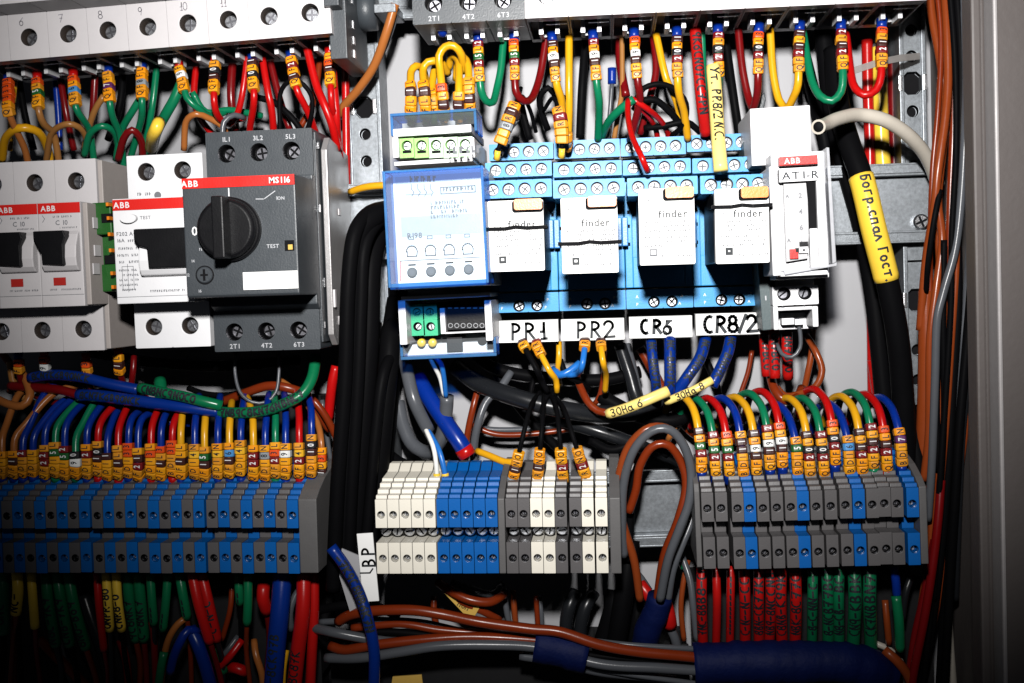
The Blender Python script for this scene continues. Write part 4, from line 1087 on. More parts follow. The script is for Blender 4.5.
wire('py', 3.0, [(713, 66, 74), (715, 90, 76), (717, 120, 80), (719, 150, 88), (721, 171, 92)], 'pale yellow sleeve handwritten PR8/2 N.C. hanging over the CR8/2 relay', texts=[('Ут. PR8/2 N.C.', 1.5, 3.7, .75, False)], name='label_sleeve', cat='label sleeve')
# yellow loops into the covered module
G3 = 'yellow wires entering the covered module'
Y3 = [
    (411, 110, 70, 'AFL1L', [(411, 72, 62), (416, 66, 60), (423, 70, 54), (428, 90, 44)], 'leftmost yellow marked wire entering the covered module'),
    (426, 110, 70, 'AFL1L', [(423, 70, 62), (428, 62, 62), (440, 62, 60), (448, 74, 52)], 'second yellow marked wire entering the covered module'),
    (444, 110, 72, 'AF1L3', [(440, 68, 70), (439, 56, 70), (445, 47, 70), (454, 46, 70), (461, 54, 68), (464, 72, 60)], 'yellow wire in the big loop, with an orange-topped marker'),
    (459, 110, 72, 'FA1L', [(459, 70, 66), (458, 60, 60), (452, 56, 56), (448, 70, 50)], 'yellow marked wire right of the orange-topped marker'),
    (470, 108, 70, 'FA1LL', [(468, 66, 64), (464, 58, 60), (458, 62, 54), (456, 80, 48)], 'rightmost yellow marked wire entering the covered module'),
    (434, 110, 64, 'AFL', [(432, 88, 60), (434, 72, 54), (438, 60, 48)], 'short yellow marked wire half hidden between the others'),
]
for x, y, d, tx, rt_, lb in Y3:
    n = len(tx); x2, y2, d2 = rt_[0]
    wire('y', 1.75, [(x, y + 14, 60), (x, y, d - 2), ((x + x2) / 2, (y + y2) / 2, d)] + rt_, lb, marks=tx, mstart=5.4, group=G3, mr=2.5, mlen=3.4)
wire('k', 1.9, [(443, 60, 40), (443, 45, 50), (443, 36, 60), (442, 28, 66)], 'dark wire with blue crimp behind the big yellow loop', ferr_end='b', group=G2)
# two diagonal markers to PR1 / PR2
wire('k', .95, [(497, 159, 60), (498, 150, 62), (504, 134, 62), (512, 112, 60), (521, 96, 54), (530, 110, 44), (536, 132, 36)], 'black wire with leaning orange markers and yellow crimp on the PR1 socket', marks='  8R1N', mstart=7, ferr='sy', mr=2.9, group='marked wires entering the relay sockets')
wire('k', .95, [(505, 130, 50), (513, 116, 56), (518, 100, 54), (521, 88, 46)], 'black wire with orange markers behind the leaning PR1 markers', marks='P81', mstart=2, mr=2.9, group='marked wires entering the relay sockets')
wire('k', .95, [(561.5, 157, 60), (562, 148, 62), (562, 134, 62), (559, 112, 60), (553, 98, 54), (544, 110, 44)], 'black wire with red-banded orange markers and yellow crimp on the PR2 socket', marks='  R2N', mstart=6, ferr='sy', mr=3.0, group='marked wires entering the relay sockets')
wire('k', .95, [(565, 150, 46), (566, 134, 56), (562, 112, 54), (564, 96, 50)], 'black wire with orange markers beside the PR2 markers', marks='P8R', mstart=2.5, mr=2.9, group='marked wires entering the relay sockets')

# ================================================================== wires of the left strip
G4 = 'marked wires of the left terminal strip'
LS = [  # x, colour, text, ytop of wire visible, dx at top
    (2, 'o', 'DOIL', 395, 16), (14, 'o', 'QF1L', 392, 42), (24, 'b', 'QDI2', 390, 24), (34, 'b', 'BDIL', 402, 28), (45, 'b', 'QF22L', 400, 26), (55, 'g', 'BDI5L', 398, 28), (66, 'b', 'BDI52', 402, 20), (76, 'g', 'QF90', 396, 24), (87, 'b', 'BDI2L', 402, 18),
    (98, 'r', 'QF10L', 404, 18), (108, 'b', 'BDI1', 410, 10), (118, 'r', 'QF1LL', 402, 12), (129, 'b', 'BDI33', 410, 12), (139, 'b', 'QF21L', 412, 14), (151, 'r', 'BDI3L', 404, 10), (162, 'b', 'QF1L3', 408, 8), (172, 'r', 'BDI33', 408, 10),
    (182, 'y', 'QF1LL', 404, 2), (195, 'b', 'BDI4N', 404, 2), (206, 'y', 'QF15L', 408, 1), (218, 'b', 'BDI4N', 404, 1), (231, 'y', 'QF16L', 410, 1), (242, 'b', 'BDI4N', 404, 2), (253, 'y', 'QF22L', 405, -4), (265, 'b', 'BDI8N', 402, 2), (276, 'g', 'QF23L', 402, -1),
    (287, 'b', 'BDI9N', 402, -1), (299, 'r', 'QF24L', 400, -2), (311, 'b', 'BDI10N', 398, -3)]
for k, (x, c, tx, yt, dx) in enumerate(LS):
    lb = '%s wire marked %s with yellow sleeves, %s from the left above the left strip' % (NM[c], tx, ORD[k])
    y0 = 483 + random.uniform(-1.5, 1.5); nn = len(tx); ym = y0 - 13 - nn * 7.4
    x += random.uniform(-1.1, 1.1)
    wire(c, 1.65, [(x, y0, 62), (x, y0 - 16, 66.5 + random.uniform(-1, 1.5)), (x - .5 + dx * .02, ym, 66), (x + dx * .25, ym - 14, 62), (x + dx, yt, 52), (x + dx * 2.0, yt - 8, 38), (x + dx * 2.6, yt + 4, 24)], lb, marks=tx, mstart=4.4 + random.choice((-.9, 0, .3, .9, 1.5)), ferr=('b' if c != 'r' else 'r') if c != 'g' else 'g', ferrlen=4.2, group=G4, mr=random.uniform(2.25, 2.55), mlen=3.2)
wire('o', 1.5, [(322, 482, 56), (322, 470, 58), (321, 440, 58), (316, 420, 50), (300, 395, 40), (280, 380, 30)], 'orange brown wire with yellow sleeves at the right end of the left strip', marks='1D3L', mstart=4, mr=2.2, group=G4)

# ================================================================== wires of the right strip
G5 = 'marked wires of the right terminal strip'
RT = ['QF25L1', 'QF25L2', 'QF25L3', 'BDI11N', 'QF19L1', 'QF19L2', 'QF19L3', 'BDI5N', 'QF20L1', 'QF20L2', 'QF20L3', 'BDI6N', 'QF21L1', 'QF21L2', 'QF21L3', 'BDI7N']
RX_ = [701, 715, 728.5, 742.7, 756, 769.5, 782, 797, 809, 823, 834.5, 849, 861.5, 873, 886, 901]
RB = [463, 466, 466, 466, 465, 461, 459, 465, 466, 466, 457, 464, 464, 460, 462, 458]
for k in range(16):
    c = 'ygrb'[k % 4]; x = RX_[k]; n = len(RT[k]); yb = RB[k]; yt = yb - n * 7.3
    wire(c, 1.75, [(x + 1, 483, 62), (x + .5, yb + 5, 68), (x - 1, yb - 20, 68), (x - 5, yt - 2, 65), (x - 11, yt - 16, 58), (x - 21, yt - 24, 48), (x - 32, yt - 18, 36), (x - 38, yt + 6, 22)],
         '%s wire lettered %s on coloured sleeves above the right strip' % (NM[c], RT[k]), marks=RT[k], mstart=(483 - yb) / 2.25 - .2, ferr='b' if k not in (13, 14) else 'gr'[k - 13], ferrlen=(483 - yb) / 2.25 - .5, group=G5, mr=2.3, mlen=3.17)
# ================================================================== wires of the centre strip
G6 = 'marked black wires entering the centre strip'
for x0, y0, x1, y1, x2, y2, tx, lb in [
    (513, 480, 522, 440, 529, 412, '8R1NO', 'black wire lettered with brown band, leftmost of the four above the centre strip'),
    (537.5, 478, 541, 440, 543, 412, 'PR1NO', 'black wire lettered PR1NO above the centre strip'),
    (563, 478, 560, 440, 557, 412, 'PR2NO', 'black wire lettered PR2NO, third of four above the centre strip'),
    (586, 476, 574, 440, 566, 414, 'PR2NO', 'black wire lettered PR2NO, slanting rightmost of the four above the centre strip')]:
    wire('k', 1.1, [(x0, y0 + 8, 56), (x0, y0, 62), (x1, y1, 68), (x2, y2, 60), (x2 + (545 - x2) * .3, y2 - 12, 48), (545, y2 - 25, 30)], lb, marks=tx, mstart=6.4, ferr='sy', ferrlen=6, group=G6, mr=2.5, mlen=3.3)
wire('w', 1.1, [(437, 480, 60), (436, 462, 60), (433, 446, 58), (427, 432, 52), (424, 424, 46)], 'white wire running into the last cream block of the centre strip', ferr='sy', ferrlen=3)
wire('lb', 1.3, [(446, 480, 60), (443, 464, 60), (438, 448, 58), (430, 434, 52), (424, 424, 46)], 'blue wire running into the first blue block of the centre strip', ferr='sy', ferrlen=3)

# ================================================================== cables around the centre
X = [
    ('e', 3.1, [(399, 335, 40), (403, 350, 42), (408, 376, 48), (414, 400, 52), (422, 418, 50), (429, 431, 48)], 'grey round cable leaving the bottom of the covered module'),
    ('e', 3.3, [(398, 402, 22), (403, 425, 26), (413, 445, 30), (430, 452, 34), (442, 436, 40), (446, 412, 42), (447, 396, 44)], 'grey cable looped in a U below the covered module'),
    ('w', 1.0, [(429, 356, 54), (434, 366, 54), (440, 378, 50), (444, 396, 46)], 'white core wire between the covered module and the grey U cable'),
    ('lb', 1.2, [(434, 356, 56), (441, 364, 56), (444, 378, 52), (446, 397, 46)], 'blue core wire between the covered module and the grey U cable'),
    ('dk', 4.2, [(455, 366, 24), (480, 384, 32), (515, 397, 40), (556, 408, 42), (600, 414, 36), (650, 410, 28), (690, 395, 20)], 'thick dark cable sagging across the gap under the relays'),
    ('dk', 3.2, [(560, 420, 26), (600, 432, 30), (640, 446, 28), (690, 470, 24)], 'dark cable running down right towards the looped wires'),
    ('dk', 3.0, [(620, 345, 24), (630, 375, 28), (638, 400, 30), (660, 430, 24)], 'dark grey cable dropping between the blue sleeves'),
    ('e', 2.9, [(625, 345, 20), (632, 372, 24), (637, 395, 26), (642, 410, 24)], 'grey cable dropping left of the blue sleeves'),
    ('e', 1.9, [(511, 372, 30), (500, 388, 34), (486, 402, 36), (478, 424, 38), (474, 446, 36), (474, 470, 34)], 'grey wire bending down from the thick dark cable'),
    ('n', 1.6, [(479, 385, 26), (474, 404, 30), (469, 426, 30), (466, 445, 28)], 'brown wire left of the grey bending wire'),
    ('n', 1.4, [(470, 424, 24), (495, 434, 24), (530, 434, 24), (580, 428, 22)], 'brown wire lying across the white gap'),
    ('e', 1.4, [(470, 427, 20), (500, 430, 20), (540, 428, 20), (580, 420, 18)], 'grey wire lying across the white gap'),
    ('y', 1.7, [(477, 451, 40), (490, 456, 44), (505, 462, 48), (516, 462, 50)], 'yellow wire slanting to the leaning markers of the centre strip'),
    ('n', 1.8, [(574, 368, 30), (580, 386, 38), (588, 402, 44), (598, 411, 46), (610, 413, 48)], 'brown wire leading into the ЗОНа 6 sleeve'),
    ('n', 1.3, [(604, 350, 30), (604, 372, 30), (600, 395, 28), (594, 405, 26)], 'brown wire behind the relay output markers'),
    ('o', 1.5, [(700, 402, 26), (688, 412, 28), (676, 425, 28), (668, 440, 26)], 'orange brown wire behind the second sleeve'),
    ('n', 1.2, [(752, 350, 14), (748, 372, 14), (740, 396, 14), (735, 420, 14)], 'thin brown wire in front of the back panel left of the red sleeves'),
    ('n', 2.4, [(640, 348, 14), (690, 430, 16), (740, 440, 16)], 'brown cable lying deep behind the right marked wires'),
    ('k', 1.5, [(560, 360, 40), (566, 374, 42), (576, 380, 40), (590, 390, 30)], 'thin black wire under the PR2 socket'),
    ('lb', 1.8, [(553, 369, 40), (560, 375, 44), (570, 371, 44), (580, 363, 42)], 'light blue wire bridging the output markers under PR2'),
    ('k', 1.2, [(536, 372, 30), (532, 386, 34), (530, 398, 34), (524, 412, 40)], 'black wire crossing the thick dark cable, left'),
    ('k', 1.2, [(556, 385, 34), (545, 400, 48), (541, 414, 50)], 'black wire crossing the thick dark cable, middle'),
]
for c, r_, p, l in X: wire(c, r_, p, l)
wire('b', 4.0, [(418, 378, 30), (428, 396, 36), (444, 420, 42), (458, 440, 46), (468, 456, 46)], 'dark blue sleeve with a red tip hanging left of the centre strip', ends=[(-4.5, 0, 'sr', 4.3)])
# output markers under PR1, PR2
G7 = 'short marked wires under the relay sockets'
for x0, y0, x1, y1, tx, c, rest, lb in [
    (524, 346, 537, 370, '1R', 'k', [(541, 380, 50), (548, 392, 48)], 'leaning marked wire, leftmost under the PR1 socket'),
    (537, 346, 549, 370, '2RK', 'y', [(556, 380, 52), (557, 392, 50)], 'yellow wire with leaning markers under the PR1 socket'),
    (585, 345, 582, 366, '1R', 'lb', [(577, 374, 46), (566, 375, 44)], 'blue wire with short markers under the PR2 socket'),
    (601, 345, 603, 362, '1R', 'y', [(606, 375, 46), (605, 392, 38)], 'yellow wire with short markers under the PR2 socket, rightmost')]:
    wire(c, 1.4, [(x0, y0 - 4, 44), (x0, y0, 50), (x1, y1, 56)] + rest, lb, marks=tx, mstart=2.2, mr=2.4, group=G7, rev=True)
wire('y', 1.4, [(559, 342, 40), (559, 356, 42), (558, 370, 40), (560, 385, 30)], 'straight yellow wire under the gap between PR1 and PR2')
# blue sleeves and zone labels
G8 = 'blue handwritten sleeves under the CR relays'
for p, lb, sc_ in [
    ([(651, 340, 42), (653, 362, 46), (656, 384, 46), (656, 398, 40)], 'dark blue sleeve hanging under the CR6 socket, leftmost', 2.4),
    ([(670, 338, 46), (670, 362, 50), (670, 386, 50), (668, 398, 44)], 'bright blue sleeve hanging straight under the CR6 socket', 2.7),
    ([(706, 338, 42), (700, 358, 46), (688, 376, 48), (674, 396, 46)], 'blue sleeve slanting left from under the CR8/2 socket', 2.7),
    ([(731, 336, 42), (728, 352, 46), (720, 370, 48), (712, 386, 50)], 'blue sleeve slanting under the right end of the CR8/2 socket', 2.7)]:
    wire('sb', sc_, p, lb, texts=[('NC-BNO7K', 2, 3.0, .8, False)], group=G8, name='label_sleeve', cat='label sleeve')
wire('py', 2.5, [(608, 414, 56), (625, 409, 60), (645, 401, 62), (668, 391, 60)], 'pale yellow sleeve handwritten ЗОНа 6 below the blue sleeves', texts=[('ЗОНa 6', 3, 3.2, .5, False)], name='label_sleeve', cat='label sleeve')
wire('py', 1.9, [(666, 402, 52), (680, 396, 55), (696, 389, 57), (712, 380, 56)], 'narrow pale yellow sleeve slanting right of the ЗОНа 6 sleeve', texts=[('ЗОНа 8', 6, 2.8, .5, False)], name='label_sleeve', cat='label sleeve')
# red sleeves below the time switch
for k, (p, lb) in enumerate([([(764, 330, 36), (765, 350, 38), (767, 376, 38)], 'red handwritten sleeve, left one below the time switch'), ([(774, 330, 44), (774, 352, 46), (775, 378, 46)], 'red handwritten sleeve, middle one below the time switch'),
                             ([(787, 332, 42), (787, 352, 44), (788, 378, 40)], 'red handwritten sleeve, right one below the time switch')]):
    wire('sr', 2.5, p, lb, texts=[('8N7BCO', 2, 3.2, .85, False)], group='red sleeves below the time switch', name='label_sleeve', cat='label sleeve')
X = [
    ('ob', 1.5, [(813, 330, 30), (812, 350, 32), (808, 372, 32), (804, 390, 30)], 'brown wire falling straight from the time switch'),
    ('ob', 1.6, [(806, 335, 34), (815, 350, 40), (822, 370, 42), (816, 386, 42), (804, 392, 40), (786, 396, 36), (774, 384, 32)], 'brown wire curling right below the time switch'),
    ('n', 2.2, [(770, 372, 30), (774, 388, 40), (784, 400, 44), (797, 398, 40), (802, 388, 34)], 'brown looped cable end under the red sleeves'),
    ('e', .9, [(797, 318, 60), (800, 332, 60), (800, 348, 60), (792, 357, 60), (782, 354, 58), (777, 344, 54)], 'thin grey wire hooked below the time switch terminals'),
    # looped pair between the strips
    ('ob', 1.9, [(640, 600, 50), (634, 560, 56), (622, 520, 60), (618, 485, 62), (627, 450, 64), (645, 430, 66), (662, 427, 64), (678, 436, 60), (686, 452, 56)], 'orange brown wire arching beside the grey end plate of the centre strip'),
    ('e', 2.0, [(624, 556, 56), (622, 520, 62), (624, 482, 66), (634, 450, 70), (652, 431, 72), (670, 430, 72), (684, 446, 70), (691, 472, 68), (689, 502, 68), (679, 530, 68), (668, 560, 66), (660, 600, 60)], 'grey wire in the tall arch between the centre and right strips'),
    ('k', 2.0, [(628, 560, 50), (630, 520, 52), (632, 490, 54), (640, 462, 56), (655, 448, 56), (668, 455, 54)], 'black wire inside the tall arch between the strips'),
    ('n', 1.9, [(629, 512, 60), (636, 490, 62), (640, 466, 64), (652, 447, 66), (668, 445, 66), (681, 462, 64), (686, 486, 64), (678, 520, 64), (664, 556, 60), (657, 600, 54)], 'brown wire in the inner arch between the strips'),
    ('e', 1.7, [(697, 500, 50), (690, 525, 54), (682, 545, 56), (673, 570, 56), (668, 600, 52)], 'grey wire bending down left of the right strip'),
    ('e', 1.6, [(682, 556, 40), (690, 580, 44), (693, 605, 46), (697, 640, 44)], 'grey wire falling in front of the white gap, right'),
    ('ob', 1.3, [(688, 560, 34), (683, 585, 36), (681, 610, 36), (684, 640, 34)], 'orange brown wire falling in front of the white gap, right'),
]
for c, r_, p, l in X: wire(c, r_, p, l)
# black boxes added to stand for the shade in gaps behind wires and sleeves
def shade_backing(x0, y0, x1, y1, d, label):
    a = at(x0, y0, d); b = at(x1, y1, d); r = props(empty('gap_shade_box', Vector((a.x, 0, b.z))), label, 'shade backing', 'black boxes added for shade'); W = b.x - a.x; H = a.z - b.z
    m = MB().use(M['gapshade']); m.box(0, W, 0.5, 2, 0, H); m.box(0, W, 2, d - 3, H * .32, H * .68); z = 0; x = 0
    while x < W - 4:
        m.box(x, x + 5, 2, d - 3, 0, H * .32); m.box(x, x + 5, 2, d - 3, H * .68, H); x += 8
    m.build('shade_box_slats', r); m = MB().use(M['gapshade']); m.box(-.5, W + .5, d - 3, d - 1.5, -1, H + 1); m.build('shade_box_front', r, .4)
shade_backing(-60, 590, 322, 720, 34, 'black slotted box added for shade low behind the sleeves of the left strip')
shade_backing(-60, 408, 322, 474, 22, 'black slotted box added for shade behind the marked wires of the left strip')
shade_backing(694, 585, 935, 720, 34, 'black slotted box added for shade low behind the red and green sleeves')
shade_backing(330, 650, 690, 720, 34, 'black slotted box added for shade under the bottom wire bundle')
# black cable bundle of the centre left: several fat cables bent over the rail
BK = [
    (5.2, [(420, 214, 20), (396, 211, 44), (374, 216, 58), (358, 236, 64), (352, 290, 66), (350, 380, 64), (344, 480, 62), (340, 590, 58)], 'fat black cable, outermost of the bundle bent right of the motor starter'),
    (5.2, [(430, 222, 16), (398, 226, 34), (378, 236, 46), (370, 270, 54), (368, 340, 56), (362, 430, 56), (356, 520, 54), (352, 590, 52)], 'fat black cable, middle one of the bundle bent right of the motor starter'),
    (5.0, [(404, 330, 28), (392, 330, 40), (388, 370, 48), (380, 450, 50), (372, 540, 48), (366, 600, 44)], 'fat black cable, innermost of the bundle below the covered module'),
    (3.4, [(412, 210, 26), (388, 208, 46), (368, 214, 60), (354, 236, 70), (348, 290, 72), (345, 380, 70), (338, 480, 68), (333, 590, 64)], 'slim black cable on the outer left side of the black bundle'),
    (3.0, [(420, 216, 26), (396, 216, 44), (376, 224, 58), (364, 250, 66), (361, 300, 67), (358, 380, 66), (352, 480, 64), (347, 590, 60)], 'slim black cable in front between the fat black cables'),
    (2.6, [(398, 346, 38), (384, 372, 56), (376, 430, 60), (368, 520, 60), (360, 590, 56)], 'slim black cable in front on the right of the bundle'),
    (4.6, [(396, 300, 20), (388, 350, 34), (374, 430, 36), (362, 520, 36), (350, 600, 30)], 'black cable tucked behind the bundle'),
    (5.0, [(398, 288, 12), (392, 360, 22), (386, 430, 30), (378, 500, 34), (372, 560, 34)], 'black cable at the back of the bundle near the upright')]
for r_, p, l in BK: wire('k', r_, p, l, group='fat black cables left of centre', name='cable', cat='cable')
wire('b', 1.4, [(374, 282, 30), (374, 300, 30), (376, 318, 28)], 'short blue wire seen through the black cable loop')

# ================================================================== wires between middle row and left strip
X = [
    ('sb', 2.6, [(30, 378, 54), (52, 375, 56), (80, 377, 57), (110, 384, 57), (140, 390, 55)], 'dark blue sleeve lying above the left strip, upper one', 'label_sleeve'),
    ('sb', 2.8, [(78, 395, 60), (100, 396, 62), (130, 400, 62), (160, 404, 62), (190, 408, 62), (220, 412, 60)], 'dark blue sleeve lying above the left strip, lower long one', 'label_sleeve'),
    ('dr', 2.2, [(10, 386, 50), (40, 388, 54), (60, 390, 56), (82, 396, 56)], 'dark red wire leading into the lower blue sleeve', 'wire'),
    ('dr', 1.6, [(36, 396, 44), (52, 402, 46), (68, 404, 46), (92, 400, 44)], 'dark red wire sagging under the blue sleeves', 'wire'),
    ('o', 2.0, [(-5, 398, 56), (8, 404, 58), (22, 406, 58), (30, 396, 56), (26, 380, 52), (18, 368, 48)], 'orange brown wire curling at the left edge under the breakers', 'wire'),
    ('t', 1.8, [(10, 362, 44), (14, 384, 46), (22, 396, 46), (34, 404, 42)], 'tan wire curving down under the leftmost breaker', 'wire'),
    ('k', 1.5, [(188, 388, 20), (206, 394, 22), (228, 395, 24), (250, 390, 24)], 'black wire crossing the white gap under the wide breaker', 'wire'),
    ('n', 2.2, [(222, 402, 34), (248, 392, 40), (268, 386, 42), (288, 388, 42), (306, 396, 38), (330, 430, 30)], 'brown cable arched behind the green sleeve', 'wire'),
    ('n', 1.8, [(311, 398, 40), (320, 408, 40), (330, 424, 38), (340, 446, 34)], 'brown wire slanting beside the fat black cables', 'wire'),
    ('e', .8, [(236, 352, 50), (235, 372, 52), (240, 392, 54), (252, 402, 54), (266, 402, 52), (276, 392, 50), (279, 372, 48), (279, 352, 46)], 'thin dark wire hanging in a U below the motor starter', 'wire'),
    ('sg', 3.0, [(160, 380, 30), (161, 392, 34), (162, 404, 34)], 'green sleeve stub standing in the gap under the wide breaker', 'label_sleeve'),
    ('e', 1.2, [(322, 400, 20), (326, 430, 22), (332, 470, 22)], 'grey wire beside the right end of the left strip', 'wire'),
    ('r', 2.4, [(336, 366, 30), (332, 384, 30), (328, 420, 26)], 'red sleeve standing between left strip and black cables', 'wire'),
    ('dr', 1.5, [(134, 356, 40), (133, 372, 42), (130, 392, 38)], 'dark red wire dropping under the green module', 'wire'),
]
for c, r_, p, l, n in X: wire(c, r_, p, l, name=n, cat='label sleeve' if 'sleeve' in n else 'wire', texts=[('8CN7K6B9ONCK', 3, 2.9, .75, False)] if n == 'label_sleeve' and c == 'sb' else None)
wire('sg', 2.6, [(140, 388, 60), (160, 392, 63), (185, 397, 64), (205, 402, 64), (222, 406, 62)], 'green handwritten sleeve slanting left above the left strip', texts=[('CN8NC9NOCO', 3, 3.2, .9, False)], name='label_sleeve', cat='label sleeve')
wire('sg', 2.6, [(218, 412, 60), (240, 413, 63), (262, 411, 64), (284, 404, 64), (302, 394, 62), (312, 378, 58), (316, 356, 52)], 'green handwritten sleeve curving up to the motor starter', texts=[('7NB9C8KN76NBNC7', 3, 3.2, .9, False)], name='label_sleeve', cat='label sleeve')
for k, (x, y, f_, tx, lb) in enumerate([(18, 355, 'b', '3F', 'short marked wire under the leftmost breaker'), (44, 352, 'r', '39', 'short marked wire under the second small breaker'), (86, 356, 'r', '3F', 'short marked wire under the third small breaker'), (118, 350, 'r', 'L1F', 'marked wire with yellow sleeves under the green module')]):
    wire('dr', 1.5, [(x, y - 3, 56), (x + 1, y + 12, 56), (x + 3, y + 26, 52), (x + 8, y + 40, 44)], lb, marks=tx, mstart=3.5, ferr=f_, ferrlen=3.4, group='short marked wires under the small breakers', mr=2.2, rev=True)

# ================================================================== right side cables
ENDA = Path([(834, 50, 30), (838, 100, 38), (848, 140, 50), (862, 180, 58)]).L - 1.5
def cab(*a, **k): return wire(*a, name='cable', cat='cable', **k)
cab('k', 4.9, [(834, 50, 30), (838, 100, 38), (848, 140, 50), (862, 180, 58), (874, 230, 62), (888, 285, 60), (898, 340, 56), (903, 400, 50), (906, 470, 44), (908, 520, 40)], 'thick black cable carrying a yellow handwritten sleeve', ends=[(ENDA, ENDA + 47, 'sy', 5.5, ('Богр.спал Гост.', ENDA + 1, 3.95, .85, False))])
cab('k', 4.2, [(822, 20, 20), (832, 110, 26), (846, 170, 30), (862, 230, 30), (874, 300, 30), (884, 400, 30), (890, 470, 30)], 'black cable behind the thick black one')
cab('k', 4.0, [(905, 400, 40), (914, 440, 44), (921, 480, 46)], 'dark cable bowing in front of the right upright')
m_ = [(818, 127, 88), (825, 125, 81), (838, 119, 74), (858, 115, 66), (884, 120, 64), (908, 135, 58), (926, 156, 48), (938, 184, 36)]
pth = Path(m_); c0 = pth.p[0].copy(); mb = MB().use(WM['hose'], True)
pth.tube(mb, 3.0, .5, None, n=18, cap=False); mb.use(M['hole'], True); pth.tube(mb, 2.3, .9, 10, n=18, cap=True)
mb.use(WM['hose'], False); n_ = 18
for k in range(n_):
    p, t, N, B = pth.fr(.5); a0 = 2 * math.pi * k / n_; a1 = 2 * math.pi * (k + 1) / n_
    ids = []
    for a, q in ((a0, 3.05), (a1, 3.05), (a1, 2.2), (a0, 2.2)):
        mb.v.append(tuple(p - t * .05 + (N * math.cos(a) + B * math.sin(a)) * q)); ids.append(len(mb.v) - 1)
    mb.face(ids)
o = shift(mb, c0).build('hose'); o.location = c0 * MM; props(o, 'beige hollow hose arching from the time switch to the right wires', 'hose')
# sleeve columns behind the right row
wire('sy', 3.6, [(878, 48, 12), (880, 100, 14), (882, 150, 14), (886, 190, 14)], 'amber sleeve column behind the right upright wires', name='label_sleeve', cat='label sleeve', texts=[('|||', 2, 1, .2, False)])
wire('sr', 2.6, [(867, 40, 14), (868, 90, 14), (870, 150, 14), (873, 400, 14)], 'long red sleeve column seen above and below the right rail', name='label_sleeve', cat='label sleeve')
wire('dr', 3.0, [(893, 60, 10), (894, 120, 10), (895, 190, 10)], 'dark red sleeve right of the amber sleeve column', name='label_sleeve', cat='label sleeve')
wire('sg', 1.8, [(881, 330, 16), (882, 360, 16), (882, 372, 16)], 'short green sleeve beside the long red sleeve column', name='label_sleeve', cat='label sleeve')
wire('sr', 3.4, [(874, 360, 18), (877, 380, 18), (881, 404, 18)], 'red gridded sleeve end above the right strip', name='label_sleeve', cat='label sleeve')
m = MB().use(M['tie']); a = [at(852, 71, 40), at(880, 62, 52), at(900, 58, 42), at(920, 56, 30)]
for p, q in zip(a, a[1:]):
    i_ = [m.vert(p.x, -p.y, p.z - 1.5), m.vert(q.x, -q.y, q.z - 1.5), m.vert(q.x, -q.y, q.z + 1.5), m.vert(p.x, -p.y, p.z + 1.5)]; j_ = [m.vert(m.v[k][0], -m.v[k][1] - .9, m.v[k][2]) for k in i_]
    m.face(i_); m.face(j_[::-1])
    for k in range(4): m.face((i_[k], j_[k], j_[(k + 1) % 4], i_[(k + 1) % 4]))
props(m.build('cable_tie'), 'translucent cable tie strapped across the top right wires to the upright', 'cable tie')
